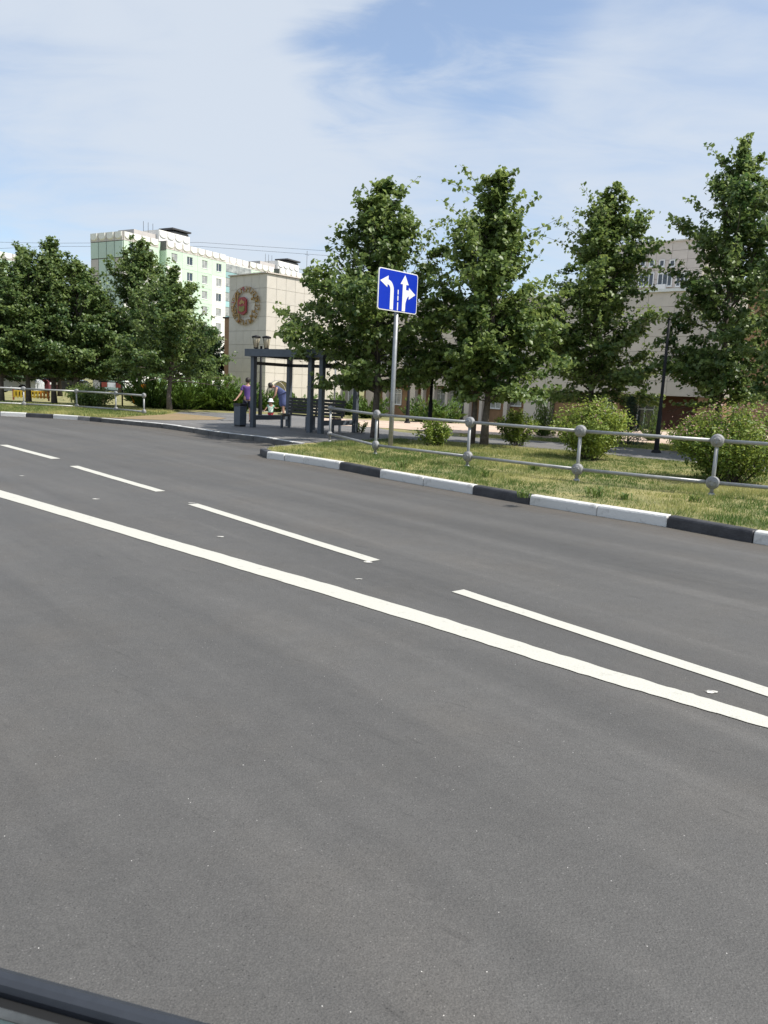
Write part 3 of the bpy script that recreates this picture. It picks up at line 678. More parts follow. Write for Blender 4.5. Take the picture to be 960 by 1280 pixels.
# emblem
ec = on_wall(308, 382.5, A0, e2); n_ = Vector((e2.y, -e2.x)); pe = A0+e2*ec[0]+n_*.10
em = empty('wall_emblem', (pe.x, pe.y, ec[1]), math.atan2(e2.y, e2.x), 'round brass emblem with treble clef, notes and red shield on the tower wall', 'emblem')
em.scale = (1.42, 1, 1)
ES = 1.78
ring = MB()
for R0 in (ES*.99, ES*.70): ring.tube([(math.cos(a)*R0*.84, -.05, math.sin(a)*R0) for a in [math.pi*2*k/48 for k in range(35 if R0 < 1.5 else 49)]], .016, 6)
ring.build('ring', MT['gold'], em)
re_ = random.Random(3)
for k in range(26):
    a = math.pi*2*k/26; R0 = ES*.85; b = MB(); L = ES*.11
    c = Vector((math.cos(a)*R0*.84, -.06, math.sin(a)*R0)); tn = Vector((-math.sin(a)*.84, 0, math.cos(a))).normalized(); rd = Vector((math.cos(a)*.84, 0, math.sin(a))).normalized()
    b.tube([c-rd*L, c+rd*L], .045, 6)
    if k % 2: b.tube([c+rd*L, c+rd*L*.6+tn*.2, c-rd*L*.2+tn*.2], .04, 6)
    else: b.tube([c-rd*L, c-rd*L+tn*.2], .04, 6)
    b.build('ornament', MT['gold'] if re_.random() < .8 else MT['redsh'], em)
clef = [(-.95, -1.35), (-.75, -1.5), (-.62, -1.2), (-.72, -.3), (-.82, .6), (-.78, 1.15), (-.92, 1.3), (-1.08, .95), (-1.0, .45), (-1.28, .0), (-1.36, -.45), (-1.15, -.8), (-.8, -.8), (-.62, -.5), (-.75, -.2), (-1.0, -.25), (-1.08, -.5), (-.95, -.62)]
MB().tube([(x*.9, -.13, z) for x, z in clef], .065, 8).build('treble_clef', MT['gold'], em)
flat('shield', [[(-.62, -.62), (-.12, -.84), (.20, -.60), (.22, .55), (-.02, .80), (-.46, .76), (-.66, .48)]], -.20, -.06, MT['redsh'], em, (0, 0, 0), 0)
flat('book', [[(-.50, -.46), (-.20, -.58), (.08, -.44), (.08, .02), (-.20, -.10), (-.50, 0)]], -.25, -.19, MT['oliv'], em, (0, 0, 0), 0)
flat('lyre', [[(-.50, .22), (-.34, .10), (-.16, .26), (.02, .12), (.10, .44), (-.06, .38), (-.22, .60), (-.38, .40)]], -.24, -.19, MT['gold'], em, (0, 0, 0), 0)
for (x, z, s) in ((.65, -.75, 1), (.95, -.35, 1), (.55, -1.2, 1), (1.15, .6, .8), (.75, .75, .8)):
    MB().lathe([(0, -.05), (.12, -.03), (.13, .02), (0, .05)], (x, -.1, z-.2*s), (0, 1, 0), n=10).tube([(x+.11, -.1, z-.2*s), (x+.11, -.1, z+.35*s), (x+.3, -.1, z+.2*s)], .035, 6).build('note', MT['gold'], em)
# brown brick annex seen left of the tower
q0 = A0-e2*.02+e1*.25; al = on_wall(283, 398, q0, e2)[1]
an = empty('brick_annex', (q0.x, q0.y, ZB), 0, 'narrow brown brick annex left of the beige tower', 'building')
quad_body(an, 'wall', [q0-e2*1.0, q0-e2*.02, q0-e2*.02+e1*8, q0-e2*1.0+e1*8], ZB, al, MT['brown'])
quad_body(an, 'roof', [q0-e2*1.2-e1*.1, q0-e2*.02-e1*.1, q0-e2*.02+e1*8.1, q0-e2*1.2+e1*8.1], al, al+.15, MT['roofdark'])

# --- main school block
TB = T0+e1*TR
mbk = empty('school_building', (TB.x, TB.y, ZB), 0, 'long grey-pink panelled school building behind the trees with a brown ground floor', 'building')
def W_(u, v): return on_wall(u, v, TB, e2)
zo = W_(560, 482.5)[1]; L1 = W_(655, 480)[0]; LE = 42.0
zr = W_(668, 372)[1]
quad_body(mbk, 'core', [TB+e1*.9, TB+e2*(L1)+e1*.9, TB+e2*L1+e1*12, TB+e1*12], ZB, zo+.1, MT['brown'])
quad_body(mbk, 'upper_core', [TB+e1*.06, TB+e2*L1+e1*.06, TB+e2*L1+e1*12, TB+e1*12], zo, zr-.05, MT['joint'])
clad(mbk, TB, e2, 0, L1, zo-.02, zr, 2.1, 1.08, MT['tile2'], 0)
cp = MB(); c = TB+e2*L1/2-Vector((TB.x, TB.y)); cp.box((c.x, c.y, zr-ZB+.05), (L1, .3, .12), rz=math.atan2(e2.y, e2.x)); cp.build('coping', MT['white'], mbk)
pb = TB+e1*.9
for (u0_, v0_, u1_, v1_, br) in ((545, 486, 557, 508, (.5,)), (563, 486.5, 576, 509, (.5,)), (609, 490, 626, 511, (.34, .67)), (637, 488, 652, 508, (.5,)), (492, 486, 502, 506, (.5,))):
    a = on_wall(u0_, v0_, pb, e2); b = on_wall(u1_, v1_, pb, e2); window(mbk, pb, e2, a[0], b[0], b[1], a[1], .05, bars=br, trans=.72, pane='curtain')
for (u, w) in ((462, 1.2), (480, .5), (515, .62), (527, .26), (541, .26), (557.5, .26), (583, .62), (601, .3), (632, .4)):
    a = W_(u, 495)[0]; p = TB+e2*a+e1*.30-Vector((TB.x, TB.y)); MB().box((p.x, p.y, (zo-ZB)/2), (w, .5, zo-ZB-.03), rz=math.atan2(e2.y, e2.x)).build('pilaster', MT['tile2'], mbk)
# upper windows that peep through the crowns
for u in (470, 505, 560, 600, 640):
    a = W_(u, 440)[0]; window(mbk, TB, e2, a, a+1.7, zo+1.3, zo+3.2, .06, bars=(.5,), trans=.72)
# entrance block, a little proud, with its brown recess and door
EB = TB-e1*1.2
def E_(u, v): return on_wall(u, v, EB, e2)
x0 = E_(655, 480)[0]; x1 = E_(905, 480)[0]; zeo = E_(790, 493)[1]; zer = E_(805, 366)[1]
eb = empty('entrance_block', (EB.x+e2.x*x0, EB.y+e2.y*x0, ZB), 0, 'pale panelled entrance block of the school with white cornice and dark red doorway', 'building')
quad_body(eb, 'upper_core', [EB+e2*x0+e1*.06, EB+e2*x1+e1*.06, EB+e2*x1+e1*7, EB+e2*x0+e1*7], zeo, zer-.05, MT['joint'])
clad(eb, EB, e2, x0, x1, zeo, zer, 2.0, 1.08, MT['tile2'], 0)
c = EB+e2*(x0+x1)/2-Vector(eb.location[:2]); MB().box((c.x, c.y, zer-ZB+.10), (x1-x0+.3, .35, .22), rz=math.atan2(e2.y, e2.x)).build('cornice', MT['white'], eb)
quad_body(eb, 'ground_floor', [EB+e2*x0+e1*2.6, EB+e2*x1+e1*2.6, EB+e2*x1+e1*7, EB+e2*x0+e1*7], ZB, zeo, MT['redbrown'])
xa = E_(655, 500)[0]; xb = E_(688, 500)[0]
quad_body(eb, 'side_pier', [EB+e2*xa+e1*.07, EB+e2*xb+e1*.07, EB+e2*xb+e1*2.55, EB+e2*xa+e1*2.55], ZB, zeo-.01, MT['joint'])
clad(eb, EB, e2, xa, xb, ZB, zeo, 1.6, 1.08, MT['tile2'], .0)
xa = E_(690, 500)[0]; xb = E_(772, 500)[0]
quad_body(eb, 'brown_wall', [EB+e2*xa+e1*.5, EB+e2*xb+e1*.5, EB+e2*xb+e1*2.55, EB+e2*xa+e1*2.55], ZB, zeo-.01, MT['brown'])
pg = EB+e1*.5
a = on_wall(752, 497, pg, e2); b = on_wall(762, 508, pg, e2); window(eb, pg, e2, a[0], b[0]+.4, b[1]-.6, a[1], .05, bars=(.5,))
pd = EB+e1*2.6
a = on_wall(798, 500, pd, e2); b = on_wall(826, 527, pd, e2)
do = window(eb, pd, e2, a[0], b[0], ZB+.02, a[1], .05, bars=(.32, .7), trans=.75, name='glazed_door', fw=.12)
xa = E_(872, 500)[0]
quad_body(eb, 'right_pier', [EB+e2*xa+e1*.07, EB+e2*x1+e1*.07, EB+e2*x1+e1*2.55, EB+e2*xa+e1*2.55], ZB, zeo-.01, MT['brown'])
# tall rear block
RB = TB+e1*5.5
def R_(u, v): return on_wall(u, v, RB, e2)
x0 = R_(748, 320)[0]; x1 = R_(880, 320)[0]; zt = R_(806, 305)[1]
rb = empty('school_rear_block', (RB.x+e2.x*x0, RB.y+e2.y*x0, ZB), 0, 'tall grey school block with two rows of windows behind the entrance block', 'building')
quad_body(rb, 'core', [RB+e2*x0+e1*.06, RB+e2*x1+e1*.06, RB+e2*x1+e1*9, RB+e2*x0+e1*9], ZB, zt-.05, MT['joint'])
hl = []
for (u0_, u1_) in ((786, 793), (801, 807.5), (812.5, 818.5), (825, 831), (838, 844), (770, 777)):
    a = R_(u0_, 325); b = R_(u1_, 333.5); hl.append((a[0], b[0], b[1], a[1], ()))
for (u0_, u1_) in ((799.5, 817), (823, 840), (776, 793), (846, 860)):
    a = R_(u0_, 342); b = R_(u1_, 358); hl.append((a[0], b[0], b[1], a[1], (.35, .68)))
clad(rb, RB, e2, x0, x1, zer-2.5, zt, 1.35, .72, MT['tile2'], 0)
for q in hl: window(rb, RB, e2, q[0], q[1], q[2], q[3], .08, bars=q[4], depth=.09, fw=.08, pane='pane')
c = RB+e2*(x0+x1)/2-Vector(rb.location[:2]); MB().box((c.x, c.y, zt-ZB+.04), (x1-x0+.1, .25, .12), rz=math.atan2(e2.y, e2.x)).build('coping', MT['tile'], rb)
a = R_(827, 363); p = RB+e2*a[0]-e1*.25-Vector(rb.location[:2]); MB().box((p.x, p.y, R_(827, 360.5)[1]-ZB), (.85, .4, .55), rz=math.atan2(e2.y, e2.x)).build('air_conditioner', MT['white'], rb)
# orange brick wing at the right edge
BW = Vector(at_y(921, 500, 47.0)[:2])
zw = at_y(940, 338, 47)[2]
bw = empty('brick_wing', (BW.x, BW.y, ZB), math.atan2(e2.y, e2.x), 'orange brick school wing behind the rightmost tree', 'building')
MB().box((9, 5, (zw-ZB)/2), (18, 10, zw-ZB)).build('wall', MT['brick'], bw)
MB().box((9, 5, zw-ZB+.08), (18.4, 10.4, .18)).build('coping', MT['white'], bw)
for k in range(4):
    for j in range(3):
        w = MB(); 
        for (cx, cz, dx, dz) in ((.8, .04, 1.6, .08), (.8, 1.56, 1.6, .08), (.04, .8, .08, 1.44), (1.56, .8, .08, 1.44), (.8, .8, .07, 1.44)): w.box((cx, 0, cz), (dx, .1, dz))
        o = w.build('window', MT['white'], bw, (2.6+k*3.6, -.03, 1.3+j*3.2)); MB().box((.8, .02, .8), (1.5, .02, 1.5)).build('pane', MT['pane'], o)

# --- nine-storey panel houses
FLO = 2.8; PW = 3.85
def frame_panel(w, h, m, wx0, wx1, wz0, wz1, t=.12, g=.03):
    b = MB(); x0, x1, z0, z1 = g/2, w-g/2, g/2, h-g/2
    for (a, c, d, e) in ((x0, wx0, z0, z1), (wx1, x1, z0, z1), (wx0, wx1, z0, wz0), (wx0, wx1, wz1, z1)): b.box(((a+c)/2, -t/2, (d+e)/2), (c-a, t, e-d))
    return b.mesh('facade_panel', m)
def win_mesh(w, h):
    b = MB(); f = .075
    for (cx, cz, dx, dz) in ((w/2, f/2, w, f), (w/2, h-f/2, w, f), (f/2, h/2, f, h-2*f), (w-f/2, h/2, f, h-2*f), (w*.42, h/2, f, h-2*f)): b.box((cx, 0, cz), (dx, .08, dz))
    b.box((w/2, -.08, -.03), (w+.2, .12, .06)); return b.mesh('window', MT['white'])
WW, WH = 1.5, 1.5; wx0 = (PW-WW)/2; wz0 = .85
PG = frame_panel(PW, FLO, MT['green'], wx0, wx0+WW, wz0, wz0+WH); PWh = frame_panel(PW, FLO, MT['pwhite'], wx0, wx0+WW, wz0, wz0+WH)
WMe = win_mesh(WW, WH); PMe = MB().box((WW/2, .03, WH/2), (WW-.1, .02, WH-.1)).mesh('pane', MT['pane']); PMe2 = MB().box((WW/2, .03, WH/2), (WW-.1, .02, WH-.1)).mesh('pane', MT['curtain'])
def slab_mesh(name, w, h, m, t=.12, g=.07): return MB().box((w/2, -t/2, h/2), (w-g, t, h-g)).mesh(name, m)
PAR = slab_mesh('parapet_panel', PW/2, 1.5, MT['pinkwhite'])
def scallop_mesh(w, h):
    n = 12; out_ = [(-w/2, h)]+[(-w/2*math.cos(math.pi*k/n), h*.42-h*.42*math.sin(math.pi*k/n)) for k in range(n+1)]+[(w/2, h)]
    b = MB(); m_ = len(out_); vs = [(x, 0, z) for x, z in out_]+[(x*.90, -.14, h-(h-z)*.88) for x, z in out_]
    b.add(vs, [tuple(range(m_, 2*m_))]+[(i, (i+1) % m_, m_+(i+1) % m_, m_+i) for i in range(m_)]); return b.mesh('scallop', MT['scal'])
SCA = scallop_mesh(1.72, 1.22)
TEAL = slab_mesh('balcony_front', PW, 1.15, MT['teal'], t=.1); LOG = slab_mesh('loggia_glazing', PW, 1.5, MT['curtain'], t=.06)
rh = random.Random(11)
def panel_house(name, org, d, ztop, layout, label, ends=True, rows=9, width=8.2, ends_side='start', skip=0):
    """org: roof corner (x, y); d: direction of the long front; layout: list of (kind, columns, forward)"""
    hb = empty(name, (org.x, org.y, ZB), math.atan2(d.y, d.x), label, 'apartment block')
    zR = ztop-ZB                    # top of the parapet, local
    zTop = zR-1.5                   # top of the last storey
    L = sum((w if k == 'gap' else c*PW) for (k, c, w) in layout)
    x = 0
    core = MB(); zb0 = 0
    for (k, c, fw_) in layout:
        wseg = fw_ if k == 'gap' else c*PW
        y = .5 if k == 'gap' else -fw_
        core.box((x+wseg/2, (y+.02+width)/2, (zR-.08)/2), (wseg-.004, width-y-.02, zR-.08))
        if k == 'gap':
            MB().box((x+wseg/2, y-.03, zR/2-.1), (wseg-.02, .06, zR-.4)).build('recess_wall', MT['green'], hb); x += wseg; continue
        for i in range(c):
            for j in range(rows):
                z = zTop-(j+1)*FLO
                if z < -1: continue
                if k == 'log' and i == 0 and False: pass
                if k == 'log':
                    link('balcony_front', TEAL, hb, (x+i*PW, y-.9 if i else y-.9, z+.05))
                    link('loggia_glazing', LOG, hb, (x+i*PW, y-.86, z+1.22))
                    continue
                green = (j == 0) or (i not in (0, c-1))
                p = link('facade_panel', PG if green else PWh, hb, (x+i*PW, y, z))
                wn = link('window', WMe, hb, (x+i*PW+wx0, y-.03, z+wz0)); link('pane', PMe if rh.random() < .6 else PMe2, wn)
            if i == 0 and x > 0: MB().box((x-.03, (y+.55)/2, zTop/2-.1), (.06, .55-y-.02, zTop-.3)).build('side_panel', MT['green'], hb)
            for q in range(2):
                link('parapet_panel', PAR, hb, (x+i*PW+q*PW/2, y, zTop))
                link('scallop', SCA, hb, (x+i*PW+(q+.5)*PW/2, y-.12, zTop+.22))
        if k == 'log':
            s = MB()
            for j in range(rows+1): s.box((x+c*PW/2, y-.46, zTop-j*FLO-.02 if j else zTop-.05), (c*PW-.02, .90, .12))
            s.build('loggia_slab', MT['pwhite'], hb)
        x += wseg
    core.build('core', MT['seam'], hb)
    if ends:
        nb = 4; bw_ = width/nb; y0 = -layout[0][2]
        bw_ = (width-y0)/nb
        eg = slab_mesh('end_panel', bw_, FLO, MT['greenend'], g=.17); ew = slab_mesh('end_panel', bw_, FLO, MT['pinkwhite'], g=.17); ep = slab_mesh('parapet_panel', bw_, 1.5, MT['pinkwhite'])
        for k in range(nb):
            for j in range(rows):
                z = zTop-(j+1)*FLO
                if z < -1: continue
                me_ = ew if (k == 0 and j >= 1) or (k == 3 and j == 1) else eg
                link('end_panel', me_, hb, (-.003, y0+(nb-k)*bw_, z), (0, 0, -math.pi/2))
            link('parapet_panel', ep, hb, (-.003, y0+(nb-k)*bw_, zTop), (0, 0, -math.pi/2))
            link('scallop', SCA, hb, (-.125, y0+(nb-k-.5)*bw_, zTop+.22), (0, 0, -math.pi/2))
    return hb, zR, L
dl_ = Vector((.506, .862)).normalized()
o1 = at_y(154, 288.5, 135); org1 = Vector(o1[:2])
hb, zR, L = panel_house('panel_house', org1, dl_, o1[2], [('win', 2, 0), ('gap', 1, 1.0), ('win', 4, .9), ('log', 2, .0), ('win', 2, .3), ('gap', 1, 1.2), ('win', 5, .9)], 'long nine-storey pale green and white panel block with scalloped parapet')
def roof_house(hb, x0, w, zR, n, dep=4.0, cap=(.35, .62)):
    r = MB().box((x0+w/2, 1.8+dep/2, zR+1.0), (w, dep, 2.3)).build('roof_housing', MT['pwhite'], hb)
    for k in range(n): link('scallop', SCA, r, (x0+(k+.5)*w/n, 1.78, zR+.75))
    MB().box((x0+w*.5+w*.22, 3.4, zR+2.35), (w*.5, 3.0, .5)).box((x0+w*.5+w*.22, 3.4, zR+2.95), (w*.62, 3.6, .28)).build('vent_cap', MT['roofdark'], r)
    MB().box((x0-2.6, 4.5, zR+.55), (5.0, 4.0, 1.5)).build('stair_housing', MT['pinkwhite'], hb)
    m = MB()
    for k in range(3): m.tube([(x0-1.6+k*1.1, 4, zR+1), (x0-1.6+k*1.1, 4, zR+3.4)], .04, 5)
    m.build('antenna', MT['wire'], hb)
roof_house(hb, 9.6, 7.6, zR, 4); roof_house(hb, 43.6, 7.6, zR, 4)
MB().tube([(57, 4, zR), (57, 4, zR+6.5)], .05, 5).tube([(56.2, 4, zR+5.6), (57.8, 4, zR+5.6)], .03, 5).build('antenna', MT['wire'], hb)
o2 = at_y(26, 319, 163); org2 = Vector(o2[:2])-dl_*PW*6
panel_house('panel_house', org2, dl_, o2[2]-0*1.5, [('win', 6, 0)], 'second panel block whose white scalloped parapet shows above the trees at the left edge', ends=False, rows=5)
# overhead wires
for i, (pts, lab) in enumerate([([(-80, 301), (60, 304), (250, 303), (430, 315), (560, 327)], 'upper thin overhead wire crossing the sky behind the panel block'), ([(-80, 314), (60, 308), (250, 308), (430, 321), (560, 336)], 'lower thin overhead wire crossing the sky behind the panel block')]):
    P = [at_y(u, v, 215) for u, v in pts]; Q = []
    for k in range(len(P)-1):
        for s in range(5): Q.append(tuple(P[k]+(P[k+1]-P[k])*s/5))
    Q.append(tuple(P[-1])); o = MB().tube(Q, .035, 4, cap=False).build('overhead_wire', MT['wire']); tag(o, lab, 'wire', 'overhead wires')

# ------------------------------------------------------------------ foliage
def leaves_mesh(name, P, Dn, size, m, rng, tint, aspect=.8, fold=.25, droop=None):
    """one small folded leaf per point; P positions, Dn preferred facing"""
    n = len(P); nr = rng.normal(size=(n, 3))*.75 + Dn; nr /= np.linalg.norm(nr, axis=1)[:, None]
    t = rng.normal(size=(n, 3)); 
    if droop is not None: t = t*.6 + np.array(droop)
    t -= nr*np.sum(t*nr, axis=1)[:, None]; t /= np.linalg.norm(t, axis=1)[:, None]+1e-9; b = np.cross(nr, t)
    s = (size*rng.uniform(.6, 1.25, n))[:, None]
    v = np.empty((n, 4, 3)); v[:, 0] = P-t*s*.5; v[:, 2] = P+t*s*.5; mid = P+t*s*-.05
    v[:, 1] = mid+b*s*.5*aspect+nr*s*fold*.5; v[:, 3] = mid-b*s*.5*aspect+nr*s*fold*.5
    me = bpy.data.meshes.new(name); me.vertices.add(n*4); me.vertices.foreach_set('co', v.reshape(-1).astype(np.float32))
    idx = np.arange(n)[:, None]*4+np.array([0, 1, 2, 0, 2, 3]); me.loops.add(n*6); me.loops.foreach_set('vertex_index', idx.reshape(-1).astype(np.int32))
    me.polygons.add(n*2); me.polygons.foreach_set('loop_start', (np.arange(n*2)*3).astype(np.int32)); me.polygons.foreach_set('loop_total', np.full(n*2, 3, np.int32))
    a = me.attributes.new('tint', 'FLOAT', 'FACE'); a.data.foreach_set('value', np.repeat(tint, 2).astype(np.float32))
    me.materials.append(m); me.update(calc_edges=True); return me

def prof(cp, h):
    hs = [c[0] for c in cp]; rs = [c[1] for c in cp]; return float(np.interp(h, hs, rs))
ROW = 'lindens along the pavement behind the right fence'
def grow_tree(name, base, H, cp, clear, seed, label, cat, group, m, n_limb=46, leaf=.142, dens=1.0, r0=.10, stems=1, lean=(0, 0), leafcap=60000, side=None, shoots=64):
    """trunk, ascending limbs, twigs, and leaves hung along the twigs; cp = crown radius at heights"""
    rng = np.random.default_rng(seed); rt_ = empty(name, base, 0, label, cat, group)
    tb = MB(); lp = []; ld = []; lt = []
    for st in range(stems):
        off = np.array([0, 0]) if st == 0 else np.array([-.32, .30])
        K_ = 9; tp = []
        for k in range(K_):
            f = k/(K_-1); w = rng.normal(size=2)*.05*H*.12*math.sin(f*math.pi); tp.append(np.array([off[0]*(1-f*.6)+lean[0]*f*H+w[0], off[1]*(1-f*.6)+lean[1]*f*H+w[1], f*H*(.97 if st == 0 else .8)-(.12 if k == 0 else 0)]))
        rr = [(r0*(1.35 if k == 0 else 1)*(1-.9*k/(K_-1)))*(1 if st == 0 else .75)+.008 for k in range(K_)]
        tb.tube([tuple(p) for p in tp], rr, 9)
        tp = np.array(tp)
        def trunk_at(h):
            return np.array([np.interp(h, tp[:, 2], tp[:, 0]), np.interp(h, tp[:, 2], tp[:, 1]), h])
        nl = int(n_limb*1.55) if st == 0 else n_limb//2
        az = rng.uniform(0, 6.28)
        for i in range(nl):
            f = (i+rng.uniform(0, .6))/nl; hs = clear*.80+(H*.93-clear*.80)*f**1.2; az += 2.399+rng.normal()*.25
            el = rad(16+52*f+rng.normal()*11)
            # length so that the tip meets the crown outline
            L = .3
            for _ in range(24):
                tipz = hs+L*math.sin(el)*.85; R = prof(cp, min(tipz, H))
                if side is not None: R *= 1+side[0]*math.cos(az-side[1])
                if L*math.cos(el) >= R or tipz > H: break
                L += .12
            L *= rng.uniform(.66, 1.18)
            L = max(L, .25)
            p = trunk_at(min(hs, H*.95)); pts = [p.copy()]; e = el+.12; a_ = az
            for k in range(6):
                stp = L/6; e += rng.normal()*.10-(.035 if f < .5 else -.03); a_ += rng.normal()*.13
                p = p+np.array([math.cos(a_)*math.cos(e), math.sin(a_)*math.cos(e), math.sin(e)])*stp; pts.append(p.copy())
            r1 = (.012+.018*min(1, L/2.2))*(r0/.1)
            tb.tube([tuple(q) for q in pts], [max(.004, r1*(1-.85*k/6)) for k in range(7)], 5, cap=False)
            pts = np.array(pts); ntw = int((4+L*4+L*L*3.2)*dens*(1.12-.45*f))
            ct = rng.normal()*.13
            for k in range(ntw):
                s = 1-rng.uniform(0, 1)**1.4*.86; j = min(int(s*6), 5); q = pts[j]+(pts[j+1]-pts[j])*(s*6-j)
                ta = a_+rng.choice([-1, 1])*rng.uniform(.2, 1.6); te = e*.5+rng.normal()*.45-(.12 if f < .5 else -.25); tl = rng.uniform(.22, .62)*min(1, .45+L*.4)*float(np.clip(prof(cp, q[2])/1.15, .42, 1))
                dv = np.array([math.cos(ta)*math.cos(te), math.sin(ta)*math.cos(te), math.sin(te)])*tl
                if k % 3 == 0 and tl > .35: tb.tube([tuple(q), tuple(q+dv*.9)], [.006, .003], 3, cap=False)
                m_ = int(rng.integers(13, 26)); u = rng.uniform(.25, 1.05, m_)
                pp_ = q+dv*u[:, None]+rng.normal(size=(m_, 3))*np.array([.095, .095, .05])*(.6+.5*tl)
                lp.append(pp_); outw = pp_-np.array([trunk_at(min(hs, H*.95))[0], trunk_at(min(hs, H*.95))[1], hs]); outw /= np.linalg.norm(outw, axis=1)[:, None]+1e-6
                ld.append(outw*.55+np.array([0, 0, .75])); lt.append(np.clip(.42+ct+rng.normal(size=m_)*.18+rng.normal()*.15+(.10 if f > .75 else 0), 0, 1))
    # long leafy shoots that break the outline
    for i in range(shoots):
        h = H*rng.uniform(.42, .97); R = prof(cp, h); a_ = rng.uniform(0, 6.283); q = trunk_at(min(h*.96, H*.95))+np.array([math.cos(a_), math.sin(a_), 0])*R*.70
        e = rad(rng.uniform(30, 80)); L = rng.uniform(.35, 1.15); b_ = rng.normal()*.5
        s_ = np.linspace(0, 1, 5)[:, None]; d0 = np.array([math.cos(a_)*math.cos(e), math.sin(a_)*math.cos(e), math.sin(e)]); d1 = np.array([math.cos(a_+b_), math.sin(a_+b_), -.25])
        pts = q+d0*L*s_+d1*L*.28*s_**2; tb.tube([tuple(p) for p in pts], [.008, .007, .006, .004, .003], 4, cap=False)
        m_ = int(24*L)+8; u = rng.uniform(.05, 1.02, m_); ii = np.clip((u*4).astype(int), 0, 3); pp_ = pts[ii]+(pts[ii+1]-pts[ii])*(u*4-ii)[:, None]+rng.normal(size=(m_, 3))*.06
        lp.append(pp_); ld.append(np.tile([math.cos(a_)*.4, math.sin(a_)*.4, .8], (m_, 1))); lt.append(np.clip(.55+rng.normal(size=m_)*.2, 0, 1))
    P = np.concatenate(lp); Dn = np.concatenate(ld); T = np.concatenate(lt)
    keep = P[:, 2] > clear*(.84 if group == ROW else .96); P, Dn, T = P[keep], Dn[keep], T[keep]
    if len(P) > leafcap:
        s = rng.permutation(len(P)-20*shoots)[:leafcap]; s = np.concatenate([s, np.arange(len(P)-20*shoots, len(P))]); P, Dn, T = P[s], Dn[s], T[s]
    tb.build('trunk', MT['bark'], rt_)
    link('crown', leaves_mesh('crown', P, Dn, leaf, m, rng, T, droop=(0, 0, -.8)), rt_)
    return rt_
def place_tree(u, v, ytop, outline, clear_v, seed, label, group, m, cat='tree', name='linden_tree', scale_y=None, **k):
    """outline: photo rows with the crown's half width in pixels"""
    b = gp(u, v, Z0); Y = b[1]; dz = lambda vv: at_y(u, vv, Y)[2]-Z0
    ppm = FPX/(Y*math.cos(PITCH))
    H = dz(ytop)*(.962 if group == ROW else .94); cp = sorted([(dz(vv), hw/ppm) for vv, hw in outline]); cp = [(0, cp[0][1])] + cp if cp[0][0] > 0 else cp
    return grow_tree(name, b, H, cp, dz(clear_v), seed, label, cat, group, m, **k)
place_tree(468, 547, 222, [(505, 34), (485, 62), (460, 86), (430, 108), (400, 106), (370, 88), (340, 70), (300, 48), (255, 24), (226, 7)], 478, 1, 'spreading linden tree standing behind the blue lane sign', ROW, MT['linden'], n_limb=58, r0=.10, dens=.86, side=(.13, math.pi))
place_tree(605, 557, 211, [(505, 38), (482, 68), (430, 72), (380, 66), (340, 57), (300, 42), (250, 22), (215, 5)], 492, 2, 'tall twin-stemmed linden tree right of the blue sign', ROW, MT['linden'], n_limb=58, r0=.095, stems=2, dens=.86)
place_tree(734, 551, 238, [(508, 40), (478, 74), (430, 78), (385, 68), (340, 56), (300, 42), (245, 12)], 495, 3, 'linden tree rising behind the bright green flowering shrub', ROW, MT['linden'], n_limb=54, r0=.095, dens=.92)
place_tree(892, 563, 168, [(520, 48), (488, 74), (430, 62), (385, 58), (332, 76), (280, 54), (232, 36), (198, 18), (172, 5)], 498, 4, 'tallest dark linden tree at the right edge of the picture', ROW, MT['linden_dark'], n_limb=62, r0=.11, dens=.86)
place_tree(1010, 580, 190, [(520, 60), (470, 80), (400, 74), (300, 52), (230, 24), (190, 5)], 515, 5, 'linden tree just beyond the right edge, only its left branches showing', ROW, MT['linden_dark'], n_limb=40, r0=.10, dens=.8)
LG = 'trees in the green at the left'
place_tree(212, 514.5, 334, [(478, 58), (455, 68), (425, 58), (390, 36), (360, 20), (334, 5)], 470, 6, 'small pale-trunked linden tree at the edge of the bare earth', LG, MT['linden_dark'], n_limb=46, leaf=.135, r0=.10, dens=.86, side=(.12, 0))
place_tree(175, 507.5, 300, [(475, 52), (430, 58), (390, 46), (355, 34), (325, 22), (300, 5)], 468, 7, 'tall dark linden tree in front of the panel block end wall', LG, MT['linden_dark'], n_limb=52, leaf=.14, r0=.11)
place_tree(97, 505.5, 320, [(478, 46), (440, 56), (395, 44), (355, 26), (320, 6)], 470, 8, 'dark linden tree just left of the panel block with a slender top', LG, MT['linden_dark'], n_limb=48, leaf=.14, r0=.11)
place_tree(68, 504, 303, [(478, 44), (440, 54), (395, 46), (350, 30), (303, 6)], 470, 9, 'tallest linden tree in the left clump', LG, MT['linden_dark'], n_limb=50, leaf=.14, r0=.11)
place_tree(36, 503, 308, [(478, 44), (440, 52), (395, 42), (350, 28), (308, 6)], 468, 10, 'linden tree with a hooked top shoot in the left clump', LG, MT['linden_dark'], n_limb=48, leaf=.14, r0=.11)
place_tree(2, 502, 326, [(476, 46), (440, 50), (395, 40), (326, 6)], 466, 12, 'linden tree cut by the left edge of the picture', LG, MT['linden_dark'], n_limb=44, leaf=.14, r0=.11, dens=.9)
BT = 'background trees behind the left lawn'
